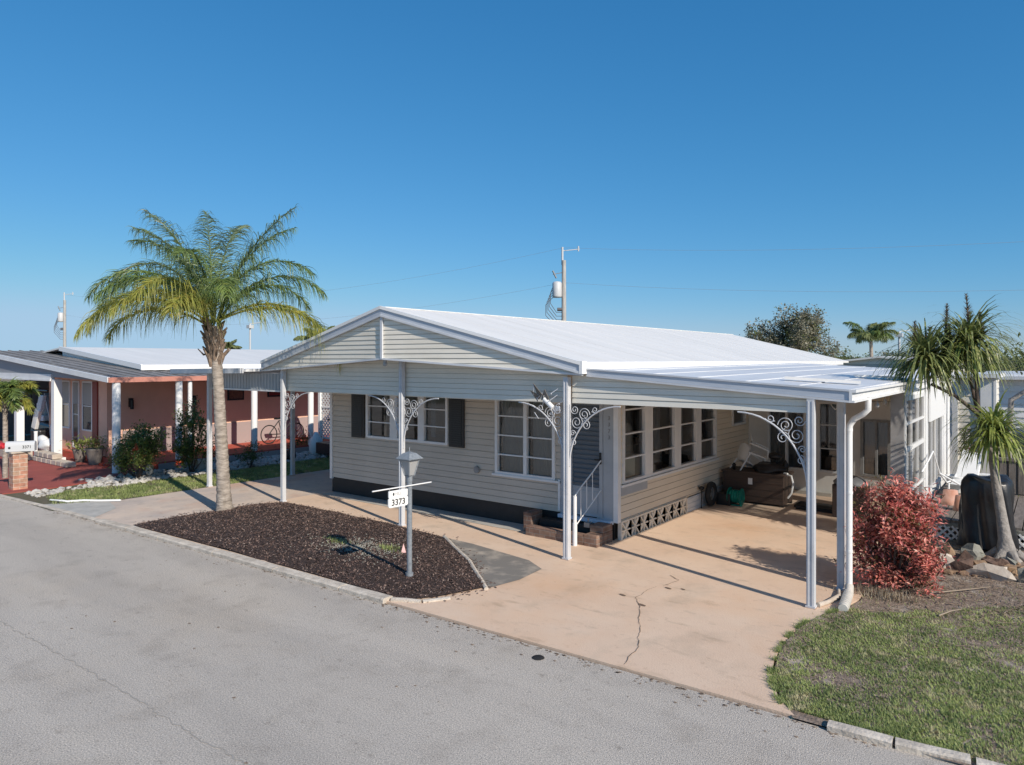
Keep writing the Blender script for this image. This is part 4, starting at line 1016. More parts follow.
m.tube([(-1.25, 14.5, .60), (-1.2, 15.1, .56), (-1.15, 15.6, .60), (-1.1, 16.1, 1.0)], .022, 8)
for a, b in (((-1.62, 14.55, .8), (-1.25, 14.5, .6)), ((-1.5, 15.4, .58), (-1.17, 15.4, .58)), ((-1.42, 16.2, 1.05), (-1.1, 16.1, 1.0))): m.tube([a, b], .018, 8)
m.build('frame', 'white_clean', T)
for (x, y) in ((-1.5, 14.7), (-1.2, 14.7), (-1.45, 15.5), (-1.15, 15.5)): m = MB(); m.tube([(x, y, .34), (x, y+.04, .62)], .018, 6); m.build('leg', 'white_clean', T)
m = MB(); m.quad((-1.5, 14.9, .58), (-1.2, 14.9, .56), (-1.16, 15.5, .575), (-1.49, 15.5, .575)); m.quad((-1.49, 15.5, .585), (-1.16, 15.5, .585), (-1.1, 16.1, .99), (-1.42, 16.18, 1.04)); m.build('sling', 'plastic_white', T)
# covered grill: draped cloth body
T = thing('covered_grill', 'barbecue grill under a black fabric cover behind the forked tree trunk', 'grill', (-.84, 12.53, .02))
vs = []; fs = []; n = 110; prof = [(.0, 1.03), (.2, 1.10), (.55, 1.125), (.78, 1.11), (.92, 1.08), (.985, 1.02), (1.0, .93), (1.0, .84), (.99, .75), (.98, .66), (.965, .57), (.96, .48), (.965, .40), (.975, .3), (.99, .2), (1.01, .12), (1.02, .05)]
for j, (rr, z) in enumerate(prof):
    for i in range(n):
        a = 2*pi*i/n; cx, sy_ = math.cos(a), math.sin(a)
        sq = (abs(cx)**5+abs(sy_)**5)**(-1/5)
        fold = 1+(.035*math.sin(a*9+1.3*z*3)+.03*math.sin(a*5+2-z*4)+.02*math.sin(a*17+z*6))*(1.25-z)*1.5*min(1, j/3)
        nn3 = noise.noise(Vector((cx*2.2, sy_*2.2, z*2.6)))+.6*noise.noise(Vector((cx*5+z*3, sy_*5, z*4))); fold += .085*nn3*min(1, j/4)+.03*abs(math.sin(a*4+z*7+nn3*3))*min(1, j/4)
        zz = z+ (.05*math.sin(a*2+.6)*(rr if j < 4 else 0))
        vs.append((-.80+.325*rr*(1-.16*max(0, z-.5))*sq*cx*fold, 12.53+.235*rr*sq*sy_*fold, .02+zz*.96))
for j in range(len(prof)-1):
    for i in range(n): a = j*n+i; b = j*n+(i+1) % n; fs.append((a, a+n, b+n, b))
m = MB(); m.add(vs, fs, True); ob = m.build('cover', 'black_tarp', T); 
m = MB(); m.box(-1.08, 12.4, .02, -.6, 12.68, .12); m.build('base', 'black', T)
# rocks
rk = [(-1.45, 10.62, .13, 'stone_tan', 'tan rock at the foot of the red bush'), (-1.16, 10.95, .15, 'stone_cream', 'pale upright slab rock right of the tan rock'), (-.95, 11.0, .17, 'stone_brown', 'brown squarish rock left of the flat cream slab'),
      (-.62, 10.95, .18, 'stone_cream', 'wide flat cream slab at the front of the pile'), (-.9, 11.9, .16, 'stone_grey', 'grey-green boulder below the covered grill'), (-.66, 11.6, .12, 'stone_brown', 'dark brown rock between the grill and the trunk'),
      (-.40, 11.35, .12, 'stone_tan', 'rust-orange rock in front of the trunk'), (-.22, 11.3, .12, 'stone_brown', 'dark holed rock right of the rust rock'), (-.30, 10.95, .10, 'stone_grey', 'small grey rock right of the cream slab'),
      (-1.20, 11.5, .12, 'stone_tan', 'small tan rock behind the pale slab'), (-1.45, 11.35, .12, 'stone_grey', 'grey rock behind the red bush'), (-.52, 11.7, .10, 'stone_grey', 'small grey rock left of the trunk foot'),
      (-1.47, 9.90, .06, 'stone_cream', 'small cream stone in the litter nearest the bush'), (-.12, 11.7, .12, 'stone_cream', 'cream rock right of the trunk foot'), (.05, 11.1, .14, 'stone_brown', 'brown rock at the picture edge'),
      (-.98, 11.45, .10, 'stone_brown', 'small brown rock in the middle of the pile'), (-.78, 11.35, .10, 'stone_tan', 'small ochre rock in the middle of the pile'), (-.02, 10.75, .12, 'stone_grey', 'grey front rock at the picture edge'),
      (-1.32, 12.3, .10, 'stone_grey', 'grey stone under the deck edge'), (.15, 12.0, .13, 'stone_cream', 'pale rock beside the deck right of the trunk'),(-1.3, 11.15, .11, 'stone_tan', 'ochre rock tucked behind the pale upright slab')]
for i, (x, y, r, mt, lb) in enumerate(rk):
    m = MB(); sq = (1.25, .8, .75)
    if 'slab' in lb: sq = (1.35, .7, .7) if 'flat' in lb else (.75, .6, 1.25)
    if 'squarish' in lb: sq = (1.0, .8, 1.2)
    m.blob((x, y, .02+r*.35*sq[2]), r*.92, i*1.7+3, .38, 3, sq)
    ob = solo(m, 'rock', mt, lb, 'rock', 'landscape rocks beside the lawn', smooth=False)
    dc = ob.modifiers.new('d', 'DECIMATE'); dc.ratio = .16
rq = random.Random(12); m = MB()
for k in range(260):
    x = rq.uniform(-1.6, .9); y = 10.6+(x+1.5)*.35+abs(rq.gauss(0, .55)); r = rq.uniform(.015, .06)
    if y > 12.7: continue
    m.blob((x, y, .02+r*.3), r, k, .4, 1, (1.2, 1, .7))
setp(m.build('small_stones', 'stone_tan'), kind='stuff', label='loose small stones filled between the bigger rocks')
m = MB()
for k in range(900):
    t = rq.random(); seg = yard[4:]; i = rq.randrange(len(yard)-8)+5; a, b = yard[i], yard[(i+1) % len(yard)]
    if a[1] > 9.2 or a[0] > 0: continue
    x = a[0]+(b[0]-a[0])*t+abs(rq.gauss(0, .07)); y = a[1]+(b[1]-a[1])*t+rq.gauss(0, .03); r = rq.uniform(.006, .02)
    m.blob((x, y, .022), r, k, .3, 1, (1.2, 1, .5))
setp(m.build('edge_gravel', 'dirt'), kind='stuff', label='grey grit along the curved driveway edge')
# ------------------------------------------------------------------ plants
def strap_tuft(mb, c, n, L, wd, droop=1.0, up=.3, spread=1.0, rs_=None, dirv=(0, 0, 1)):
    rs_ = rs_ or random
    c = Vector(c)
    for i in range(n):
        a = rs_.random()*2*pi; e = rs_.uniform(-.55, 1.15)*spread+up*.4
        l = L*rs_.uniform(.65, 1.1); d = Vector((math.cos(a)*math.cos(e), math.sin(a)*math.cos(e), math.sin(e)))
        p = c+Vector((rs_.uniform(-.03, .03), rs_.uniform(-.03, .03), rs_.uniform(-.08, .08))); st = 6
        side = Vector((-math.sin(a), math.cos(a), 0)); vs = []
        dr = droop*rs_.uniform(.6, 1.3)
        for k in range(st+1):
            t = k/st; w_ = wd*(1-t**2.2)*.5*(1.15 if k else .7)
            vs += [p-side*w_, p+side*w_]
            d = (d+Vector((0, 0, -dr*.34*(t+.15)))).normalized(); p = p+d*l/st
        mb.add(vs, [(2*k, 2*k+1, 2*k+3, 2*k+2) for k in range(st)])

def frond(mb, rach, base, az, el, L, droop, leaf, rs_, nl=64, hang=1.7, wl=.017):
    p = Vector(base); st = 20; pts = [p.copy()]; dirs = []
    for k in range(st):
        t = (k+.5)/st; e = el-droop*t**1.35
        d = Vector((math.cos(az)*math.cos(e), math.sin(az)*math.cos(e), math.sin(e))); dirs.append(d)
        p = p+d*L/st; pts.append(p.copy())
    dirs.append(dirs[-1])
    rach.tube(pts, [max(.003, .022*(1-k/st)**.8) for k in range(st+1)], 5, False)
    for i in range(nl):
        t = .16+.84*(i/nl); f = t*st; k = min(st-1, int(f)); q = pts[k].lerp(pts[k+1], f-k); d = dirs[k]
        sd = Vector((-math.sin(az), math.cos(az), 0)); upv = sd.cross(d)*-1
        if upv.z < 0: upv = -upv
        env = math.sin(pi*min(1, .18+.82*t))**.5 if t < .98 else .3
        for s_ in (-1, 1):
            for rep in range(2):
                l = leaf*env*rs_.uniform(.7, 1.1)
                v = (sd*s_*rs_.uniform(.3, 1.0)+d*rs_.uniform(.25, .8)+upv*rs_.uniform(-.2, .55)).normalized()
                a = q.copy(); vs = []; n = 4; wv = d.cross(v); wv = wv.normalized() if wv.length > 1e-4 else sd
                wv = v.cross(wv).normalized() if rs_.random() < .5 else wv
                for j in range(n+1):
                    tt = j/n; ww = wl*.5*(1-tt**1.8)+.0008
                    vs += [a-wv*ww, a+wv*ww]
                    v = (v+Vector((0, 0, -hang*rs_.uniform(.35, .75)))*(.3+tt)).normalized(); a = a+v*l/n
                mb.add(vs, [(2*j, 2*j+1, 2*j+3, 2*j+2) for j in range(n)])

Rv = Vector((.795, .607, 0)); Dv = Vector((-.607, .795, 0))
def azim(u):  # degrees in the picture frame: 0 = picture right, 90 = away
    v = Rv*math.cos(R_(u))+Dv*math.sin(R_(u)); return math.atan2(v.y, v.x)
def palm(name, base, crown, r0, r1, fronds, label, cat='palm tree', boots=True, leafL=.46, seed=5, group=None, wl=.017, lab=None):
    rs_ = random.Random(seed)
    T = thing(name, label, cat, base, group)
    b = Vector(base); c = Vector(crown); n = 58; pts = []; rr = []
    for i in range(n+1):
        t = i/n; p = b.lerp(c, t); p += Vector((.05*math.sin(t*2.4)*(c.z-b.z)*.3, 0, 0)); pts.append(p)
        r = r0+(r1-r0)*t+.12*r0*math.exp(-t*14)*3; rr.append(r*(1+.02*math.sin(i*1.9)+.04*((i % 2)*2-1)))
    m = MB(); m.tube(pts, rr, 14); m.build('trunk', 'palm_trunk', T)
    if boots:
        m = MB()
        for i in range(34):
            a = i*2.4; t = .80+.2*(i/34); p = b.lerp(c, t); rad = r1*(.85+.2*(t-.8)*5)
            q = p+Vector((math.cos(a)*rad, math.sin(a)*rad, 0)); o = Vector((math.cos(a), math.sin(a), 1.3)).normalized()
            m.tube([q-Vector((0, 0, .1)), q+o*.10, q+o*rs_.uniform(.16, .28)], [.045, .042, .015], 6)
        for i in range(5):
            a = rs_.random()*6.28; q = b.lerp(c, .86)+Vector((math.cos(a)*r1, math.sin(a)*r1, 0)); m.tube([q, q+Vector((math.cos(a)*.1, math.sin(a)*.1, -.05)), q+Vector((math.cos(a)*.2, math.sin(a)*.2, .06))], [.035, .02, .008], 6)
        m.build('leaf_base', 'palm_boot', T)
    top = c
    for (u, el, L, dr, mt) in fronds:
        m = MB(); k = MB()
        a = azim(u); st_ = top+Vector((math.cos(a)*.07, math.sin(a)*.07, rs_.uniform(-.05, .1)))
        frond(m, m, st_, a, R_(el), L, R_(dr), leafL, rs_, wl=wl)
        m.build('frond', mt, T)
    return T
G, Yl, B = 'palm_green', 'palm_yellow', 'palm_blue'
mat('palm_dead', (.40, .30, .19), .9)
fr = [(190, 45, 2.55, 120, Yl), (172, 62, 2.9, 130, B), (203, 38, 2.5, 108, Yl), (165, 72, 2.9, 120, B), (160, 76, 2.9, 50, B), (183, 62, 2.75, 122, G), (222, 60, 2.3, 120, G), (250, 66, 2.1, 125, Yl),
      (120, 84, 2.5, 40, B), (92, 82, 2.95, 72, B), (22, 76, 2.8, 40, B), (30, 80, 2.6, 60, G), (168, 80, 2.6, 85, G), (12, 68, 2.5, 118, G), (352, 74, 2.5, 118, G), (-2, 26, 3.0, 112, Yl), (4, 34, 2.7, 130, Yl), (40, 64, 2.3, 125, G), (300, 68, 2.1, 125, G), (275, 78, 2.3, 110, G), (265, 55, 1.7, 115, Yl), (236, 48, 2.1, 110, Yl), (178, 34, 2.2, 95, Yl), (180, 82, 2.5, 70, B), ]
palm('palm_tree', (-12.10, 7.16, .03), (-12.38, 7.10, 3.42), .118, .088, fr, 'tall queen palm with drooping yellow-tipped fronds in the mulch bed', leafL=.74, wl=.0135)

# forked long-leaved tree on the right
T = thing('strap_leaf_tree', 'forked grey-trunked tree with tufts of long drooping strap leaves beside the lawn', 'tree', (-.53, 12.1, 0))
m = MB(); m.tube([(-.53, 12.1, -.02), (-.54, 12.1, .10), (-.56, 12.12, .3), (-.60, 12.15, .6), (-.66, 12.18, 1.0), (-.70, 12.2, 1.35), (-.74, 12.22, 1.6)], [.20, .13, .085, .068, .06, .055, .05], 14)
for k in range(6): a = k*1.05; m.tube([(-.53+.1*math.cos(a), 12.1+.1*math.sin(a), .12), (-.53+.3*math.cos(a), 12.1+.3*math.sin(a), -.02)], [.07, .03], 8)
m.build('trunk', 'bark_grey', T)
n0 = Vector((-.74, 12.22, 1.6)); n1 = Vector((-.88, 12.25, 2.02))
ends = [(Vector((-1.52, 12.02, 2.62)), -.0), (Vector((-1.05, 12.4, 2.72)), 0), (Vector((-.93, 12.15, 2.92)), 0), (Vector((-1.25, 11.9, 2.62)), 0)]
ends[0] = (Vector((-1.42, 11.85, 2.45)), 0)
m = MB(); m.tube([n0, n0.lerp(n1, .5)+Vector((.01, 0, 0)), n1], [.045, .035, .035], 8)
for e, _ in ends[:3]: m.tube([n1, n1.lerp(e, .5)+Vector((0, 0, .05)), e], [.032, .024, .022], 8)
m.tube([n1.lerp(ends[0][0], .6), ends[3][0]], [.02, .02], 8)
m.build('branch', 'bark_dark', T)
rs_ = random.Random(11)
for c_, n_, L_, mt in (((-1.50, 11.80, 2.82), 320, .9, 'strap_green'), ((-1.00, 12.1, 3.04), 320, .9, 'strap_green'), ((-1.24, 12.2, 2.88), 150, .75, 'strap_green'), ((-1.0, 12.12, 2.98), 160, .8, 'strap_lime'), ((-.68, 12.05, 1.78), 300, .80, 'strap_lime')):
    m = MB(); strap_tuft(m, c_, n_, L_, .030, 1.75, .2, 1.0, rs_); m.build('leaf_cluster', mt, T)
for c_, h_ in (((-1.62, 11.8, 3.0), .36), ((-1.25, 11.95, 3.12), .48), ((-.98, 12.1, 3.2), .55), ((-.84, 12.2, 3.12), .36), ((-1.45, 11.9, 3.0), .28)):
    m = MB(); c0 = Vector(c_); tip = c0+Vector((rs_.uniform(-.08, .05), 0, h_)); m.tube([c0, tip], [.018, .005], 6)
    for k in range(150):
        t = rs_.random(); p = c0.lerp(tip, t); a = rs_.random()*6.28; l = .11*(1-t)+.03; q = p+Vector((math.cos(a)*l, math.sin(a)*l, l*.9)); s_ = Vector((-math.sin(a), math.cos(a), 0))*.008
        m.add([p-s_, p+s_, q], [(0, 1, 2)])
    m.build('flower_spike', 'spike', T)

def leaf_cloud(mb, pts, size, rs_, aspect=.42, up=.3, curl=.25):
    for p in pts:
        a = rs_.random()*2*pi; e = rs_.uniform(-.5, 1.1); l = size*rs_.uniform(.6, 1.3); w_ = l*aspect
        d = Vector((math.cos(a)*math.cos(e), math.sin(a)*math.cos(e), math.sin(e)+up*.2)); s_ = Vector((-math.sin(a), math.cos(a), rs_.uniform(-.5, .5))).normalized()
        p = Vector(p); mid = p+d*l*.5+Vector((0, 0, curl*l*.15)); t = p+d*l+Vector((0, 0, -curl*l*.3))
        mb.add([p, mid-s_*w_/2, t, mid+s_*w_/2], [(0, 1, 2, 3)])
def bush(name, base, stems, mats, label, cat='bush', n=2200, size=.07, seed=1, group=None, stem_m='bark_dark', shell=.5, aspect=.42):
    """stems: list of (tip offset xyz, clump radius)"""
    rs_ = random.Random(seed); T = thing(name, label, cat, base, group); b = Vector(base)
    m = MB(); allp = []
    for (dx, dy, dz, r) in stems:
        tip = b+Vector((dx, dy, dz)); mid = b.lerp(tip, .5)+Vector((dx*.12, dy*.12, -.02)); m.tube([b+Vector((dx*.08, dy*.08, 0)), mid, tip], [.018, .013, .006], 6)
        for k in range(7):
            a = rs_.random()*6.28; e = rs_.uniform(-.2, 1.3); l = r*rs_.uniform(.6, 1.0)
            m.tube([mid.lerp(tip, rs_.uniform(.2, 1)), tip+Vector((math.cos(a)*math.cos(e), math.sin(a)*math.cos(e), math.sin(e)-.3))*l], [.006, .003], 4, False)
    m.build('stem', stem_m, T)
    tot = sum(s[3]**2 for s in stems)
    per = {k: [] for k in range(len(mats))}
    for (dx, dy, dz, r) in stems:
        tip = b+Vector((dx, dy, dz)); c = int(n*r*r/tot)
        nc = max(3, c//26)
        for j in range(nc):
            v = Vector((rs_.gauss(0, 1), rs_.gauss(0, 1), rs_.gauss(0, 1))).normalized()*(rs_.uniform(shell, 1)*r)
            cc = tip+Vector((v.x, v.y, v.z*.9)); 
            if cc.z < b.z+.02: cc.z = b.z+.02+abs(rs_.gauss(0, .08))
            # mostly one tone per sprig
            k0 = rs_.choices(range(len(mats)), [w for _, w in mats])[0]
            for q in range(26):
                per[k0].append(cc+Vector((rs_.gauss(0, size*.8), rs_.gauss(0, size*.8), rs_.gauss(0, size*.9))))
    for k, (mt, _) in enumerate(mats):
        if per[k]: m = MB(); leaf_cloud(m, per[k], size, rs_, aspect); m.build('foliage', mt, T)
    return T
rs2 = random.Random(4)
st = []
for k in range(46):
    a = rs2.random()*6.28; rr = rs2.random()**.5*.50; h = rs2.uniform(.14, 1.22)*(1-.42*(rr/.50)**2)
    st.append((math.cos(a)*rr, math.sin(a)*rr, h, rs2.uniform(.13, .21)))
bush('croton_bush', (-1.60, 9.74, .02), st, [('croton_red', 5), ('croton_dark', 2.6), ('croton_olive', 1.1), ('croton_coral', 2.4)], 'round red-leaved croton bush at the carport corner', 'bush', 12500, .074, 3, shell=.35, aspect=.34)
m = MB(); grass(m, -1.62, 9.28, 500, .16, .08, .12, lambda x, y: .02, .005); solo(m, 'weed_tuft', 'grass_dry', 'straw-coloured weeds at the foot of the red croton bush', 'weeds')
st1 = [(-.5, .0, .75, .26), (-.15, .1, .95, .3), (.25, .0, .80, .3), (.55, .1, .85, .25), (0, -.2, .55, .3), (-.6, -.1, .45, .22), (.6, -.15, .5, .24), (.1, .3, .6, .3), (-.3, .3, 1.05, .2), (.7, .2, 1.0, .15), (-.35, -.2, .35, .2)]
bush('hibiscus_bush', (-17.2, 7.95, .02), [(x*.95, y*.95, z*.98, r) for x, y, z, r in st1], [('shrub_green', 2), ('hibiscus', 4)], 'wide leafy green bush with orange blooms in front of the neighbouring porch, the left one', 'bush', 6500, .08, 21, 'hibiscus bushes between the houses')
st2 = [(-.1, .1, 1.5, .2), (.15, 0, 1.25, .25), (-.35, 0, 1.1, .22), (.3, .1, .9, .27), (-.2, -.1, .7, .3), (.1, -.2, .5, .3), (.45, 0, 1.35, .15), (-.5, .1, .6, .22), (.5, .1, .6, .22), (-.05, .1, 1.8, .12), (-.45, 0, 1.45, .13)]
bush('hibiscus_bush', (-16.95, 9.15, .02), [(x*1.0, y*.9, z*.92, r) for x, y, z, r in st2], [('shrub_green', 3), ('hibiscus', 3)], 'taller narrow dark green bush left of the palm trunk', 'bush', 5200, .08, 8, 'hibiscus bushes between the houses')
bush('low_shrub', (-16.7, 10.6, .02), [(-.2, 0, .25, .22), (.2, 0, .3, .22), (0, .1, .4, .2)], [('shrub_green', 1)], 'low dark shrub just right of the palm trunk by the rocks', 'bush', 900, .07, 9)
# hedge-like palm at left edge
T = thing('small_palm', 'feathery light green palm at the left edge behind the brick mailbox', 'palm tree', (-19.6, 6.05, .02))
m = MB(); m.tube([(-19.6, 6.05, .0), (-19.6, 6.05, 1.95)], [.06, .05], 10); m.build('trunk', 'palm_trunk', T)
rs_ = random.Random(15)
for k in range(20):
    m = MB(); frond(m, m, (-19.6, 6.05, 1.95), k*.785, R_(rs_.uniform(5, 80)), rs_.uniform(.6, .85), R_(105), .32, rs_, nl=34, hang=.6, wl=.026); m.build('frond', 'palm_yellow' if k % 2 else 'palm_green', T)

# ------------------------------------------------------------------ neighbour on the left
N_ = thing('neighbouring_house', 'pink stucco neighbouring home with grey carport roof, white columns and red porch', 'house', (-20.3, 9, 0))
m = MB(); m.box(-20.4, 8.6, 0, -20.3, 19, 2.44); m.box(-24.2, 8.6, 0, -20.4, 8.7, 2.44); m.box(-24.2, 8.7, 0, -24.1, 19, 2.6); m.build('wall', 'pink_wall', N_)
m = MB(); m.box(-20.295, 9.0, .2, -20.27, 19, .86); m.build('wall_base', mat('base_shaded', (.36, .29, .28), .8), N_)  # low band, raised; its dull mauve paints shade over the sunlit wall foot
m = MB(); m.box(-20.3, 8.9, -.02, -18.1, 19, .2); m.box(-24.2, 8.45, -.02, -18.2, 8.9, .2); m.build('porch_floor', mat('porch_red', (.50, .10, .065), .7), N_)
m = MB(); m.box(-18.098, 8.9, 0, -18.08, 19, .16); m.build('porch_edge', mat('edge_pale', (.42, .36, .36), .8), N_)
def nz(x): return 2.36-.078*(x+18.35)
m = MB(); t = [(-28, 7.8, nz(-28)), (-18.25, 7.8, nz(-18.25)), (-18.25, 19, nz(-18.25)+.0), (-28, 19, nz(-28))]
m.hexa([(x, y, z-.06) for x, y, z in t]+t); nr = m.build('roof', 'neigh_roof', N_)
m = MB(); y = 8.1
while y < 19: m.bar((-28, y, nz(-28)+.012), (-18.26, y, nz(-18.26)+.012), .05, .024); y += .32
m.build('roof_rib', 'neigh_roof', nr)
m = MB(); m.hexa([(-28, 7.74, nz(-28)-.10), (-18.25, 7.74, nz(-18.25)-.10), (-18.25, 7.8, nz(-18.25)-.10), (-28, 7.8, nz(-28)-.10), (-28, 7.74, nz(-28)+.03), (-18.25, 7.74, nz(-18.25)+.03), (-18.25, 7.8, nz(-18.25)+.03), (-28, 7.8, nz(-28)+.03)]); m.build('rake_trim', 'white', nr)
m = MB(); m.box(-18.25, 7.76, 2.25, -18.21, 19, 2.375); m.build('fascia', 'salmon', nr)
m = MB(); m.hexa([(-28, 7.86, 2.42), (-18.5, 7.86, 2.28), (-18.5, 7.9, 2.28), (-28, 7.9, 2.42), (-28, 7.86, nz(-28)-.07), (-18.5, 7.86, nz(-18.5)-.07), (-18.5, 7.9, nz(-18.5)-.07), (-28, 7.9, nz(-28)-.07)]); m.build('gable_face', 'neigh_face', N_)
m = MB(); m.box(-26.5, 7.82, 2.27, -21.9, 7.92, 2.41); m.box(-26.5, 7.80, 2.22, -21.9, 7.83, 2.27); m.build('beam', 'white', N_)
# upper white roof
m = MB()
def uh(a, b, za, zb, y0, y1): 
    t = [(a, y0, za), (b, y0, zb), (b, y1, zb), (a, y1, za)]; m.hexa([(x, y, z-.05) for x, y, z in t]+t)
uh(-25.5, -20.0, 3.22, 2.66, 9.4, 26); uh(-31, -25.5, 2.7, 3.22, 9.4, 26); m.add([(-25.5, 9.45, 2.8), (-20, 9.45, 2.4), (-20, 9.45, 2.62), (-25.5, 9.45, 3.18)], [(0, 1, 2, 3)]); ur = m.build('upper_roof', 'roof_white', N_)
m = MB(); m.hexa([(-25.5, 9.34, 3.10), (-20, 9.34, 2.54), (-20, 9.4, 2.54), (-25.5, 9.4, 3.10), (-25.5, 9.34, 3.24), (-20, 9.34, 2.68), (-20, 9.4, 2.68), (-25.5, 9.4, 3.24)]); m.box(-20.0, 9.34, 2.52, -19.95, 26, 2.67); m.build('rake_trim', 'white_clean', ur)
for (x, y, r) in ((-18.32, 7.98, .095), (-18.32, 9.55, .085), (-18.32, 9.85, .055), (-18.3, 11.75, .09), (-18.3, 13.7, .09)):
    m = MB(); m.box(x-r, y-r, 0, x+r, y+r, 2.27) if r > .105 and False else m.tube([(x, y, .02), (x, y, 2.27)], r, 14); m.build('column', 'white_clean', N_)
for (x, y) in ((-21.85, 7.95), (-24.6, 7.95)):
    m = MB(); m.box(x-.10, y-.10, 0, x+.10, y+.10, 2.27); m.box(x-.19, y-.16, .02, x+.19, y+.16, .12); m.build('column', 'white_clean', N_)
F8 = 8.6
for a, c in ((-23.25, -22.65), (-22.45, -22.02), (-21.8, -21.15)):
    window(N_, 'y', a, c, .82 if c != -22.02 else .3, 2.2, [], 2, face=F8-.01, gl=mat('dark_pane', (.03, .032, .035), .08), proud=.02, t=.05, pane_off=-.005)
    m = MB(); m.box(a+.04, F8-.03, 1.55, c-.04, F8-.025, 2.16); m.build('blind', mat('blind', (.36, .36, .34), .7), N_)
for a in (-23.6, -21.12): m = MB(); m.box(a, F8-.04, .5, a+.3, F8-.002, 2.2); m.build('shutter', 'red_shutter', N_)
for (x, y) in ((-20.28, 9.2), (-20.28, 11.0)): 
    m = MB(); m.box(x, y-.05, 1.5, x+.08, y+.05, 1.75); m.tube([(x+.1, y, 1.45), (x+.1, y, 1.7)], .05, 8); m.build('wall_lamp', 'black', N_)
for y0_, y1_, z0_, z1_, mt, lb in ((12.1, 12.65, 1.55, 2.0, 'picture_dark', 'brown framed picture on the pink porch wall, the left one'), (13.5, 14.1, 1.6, 2.1, 'picture_red', 'dark red framed picture on the pink porch wall, the right one')):
    T = thing('picture', lb, 'picture', (-20.28, (y0_+y1_)/2, z0_), 'pictures on the pink wall'); m = MB(); m.box(-20.295, y0_, z0_, -20.26, y1_, z1_); m.build('frame', 'black', T)
    m = MB(); m.box(-20.26, y0_+.05, z0_+.05, -20.25, y1_-.05, z1_-.05); m.build('canvas', mt, T)
T = thing('lattice_screen', 'white diamond lattice screen beyond the end of the pink porch', 'lattice screen', (-17.5, 13.95, 0))
m = MB(); La, Lb_ = Vector((-18.15, 13.95, 0)), Vector((-16.9, 13.95, 0)); dl = (Lb_-La).normalized(); LL = (Lb_-La).length
def lp(u, z, o=0): return La+dl*u+Vector((0, -.006*o, z))
s0 = -2.2
while s0 < LL+.1:
    for s_ in (1, -1):
        u0, z0_ = (s0, .4) if s_ > 0 else (s0+2.0, .4); a = (u0, .4); b = (u0+s_*2.0, 2.4)
        # clip to 0..LL
        t0, t1 = 0, 1
        if s_ > 0: t0 = max(0, (0-a[0])/2); t1 = min(1, (LL-a[0])/2)
        else: t0 = max(0, (a[0]-LL)/2); t1 = min(1, a[0]/2)
        if t1 > t0+.01:
            pa = lp(a[0]+(b[0]-a[0])*t0, .4+2*t0, s_); pb = lp(a[0]+(b[0]-a[0])*t1, .4+2*t1, s_)
            m.bar(pa, pb, .006, .045, (0, 0, 1))
    s0 += .105*1.3
m.build('lattice', 'lattice_white', T)
for u in (0, LL): m = MB(); p = lp(u, 0); m.box(p.x-.05, p.y-.05, 0, p.x+.05, p.y+.05, 2.45); m.build('post', 'white_clean', T)
m = MB(); m.bar(lp(0, 2.42), lp(LL, 2.42), .05, .06); m.bar(lp(0, 1.35), lp(LL, 1.35), .04, .05); m.bar(lp(0, .4), lp(LL, .4), .05, .06); m.build('rail', 'white_clean', T)
# brick mailbox
T = thing('mailbox_pillar', 'white number mailbox on a short old brick pillar at the red driveway', 'mailbox', (-17.75, 5.72, 0))
m = MB(); m.box(-17.88, 5.58, 0, -17.62, 5.86, .80); m.build('pillar', 'brick_old', T, bevel=.015)
m = MB(); m.box(-17.91, 5.54, .802, -17.59, 5.90, .84); m.build('capstone', 'stone_cream', T, bevel=.01)
bx = Vector((-17.66, 5.74, .845)); md = Vector((.55, .83, 0)).normalized(); mn = Vector((md.y, -md.x, 0)); hl = .27; hw = .085; vs = []; fs = []
prof = [(-hw, 0), (hw, 0), (hw, .13)]+[(hw*math.cos(a), .13+hw*math.sin(a)) for a in [pi*k/8 for k in range(1, 8)]]+[(-hw, .13)]
n = len(prof)
for s_ in (-1, 1): vs += [bx+md*hl*s_+mn*u+Vector((0, 0, z)) for u, z in prof]
m = MB(); m.add(vs, [tuple(range(n)), tuple(reversed(range(n, 2*n)))]+[(k, n+k, n+(k+1) % n, (k+1) % n) for k in range(n)]); MBX = m.build('mailbox', mat('mailbox_grey', (.55, .56, .57), .45), T)
text_obj('3371', .085, 'lettering', 'ink', T, bx+mn*(hw+.002)+md*.13+Vector((0, 0, .09)), md, (0, 0, 1), .002)
m = MB(); q = bx+mn*(hw+.003)-md*.19+Vector((0, 0, .08)); m.add([q+md*(.025*math.cos(t))+Vector((0, 0, .025*math.sin(t))) for t in [k*pi/5 for k in range(10)]], [tuple(range(10))]); m.build('emblem', 'ink', T)
m = MB(); p = bx-md*(hl+.03); m.blob(p+Vector((0, -.05, .12)), .07, 3, .3, 2); m.build('red_flag', 'red_plastic', T)
# low stone wall of pale blocks behind the mailbox, short white post
m = MB()
for k in range(7):
    for j in range(2 if k < 4 else 1): m.box(-22.4+k*.32+(.1 if j else 0), 7.55-.0*k, .03+.14*j, -22.1+k*.32+(.1 if j else 0), 7.8, .16+.14*j)
m.box(-25.5, 7.3, .03, -22.5, 7.6, .3)
solo(m, 'stone_edging', 'stone_cream', 'low edging of pale tan stone blocks behind the brick mailbox', 'stone edging', bevel=.02)
m = MB(); m.tube([(-22.3, 7.6, .02), (-22.3, 7.6, .80)], .045, 10); m.tube([(-22.3, 7.6, .8), (-22.3, 7.6, .84)], .05, 10); solo(m, 'bollard', 'white_clean', 'short slim white post left of the wide white column', 'bollard')
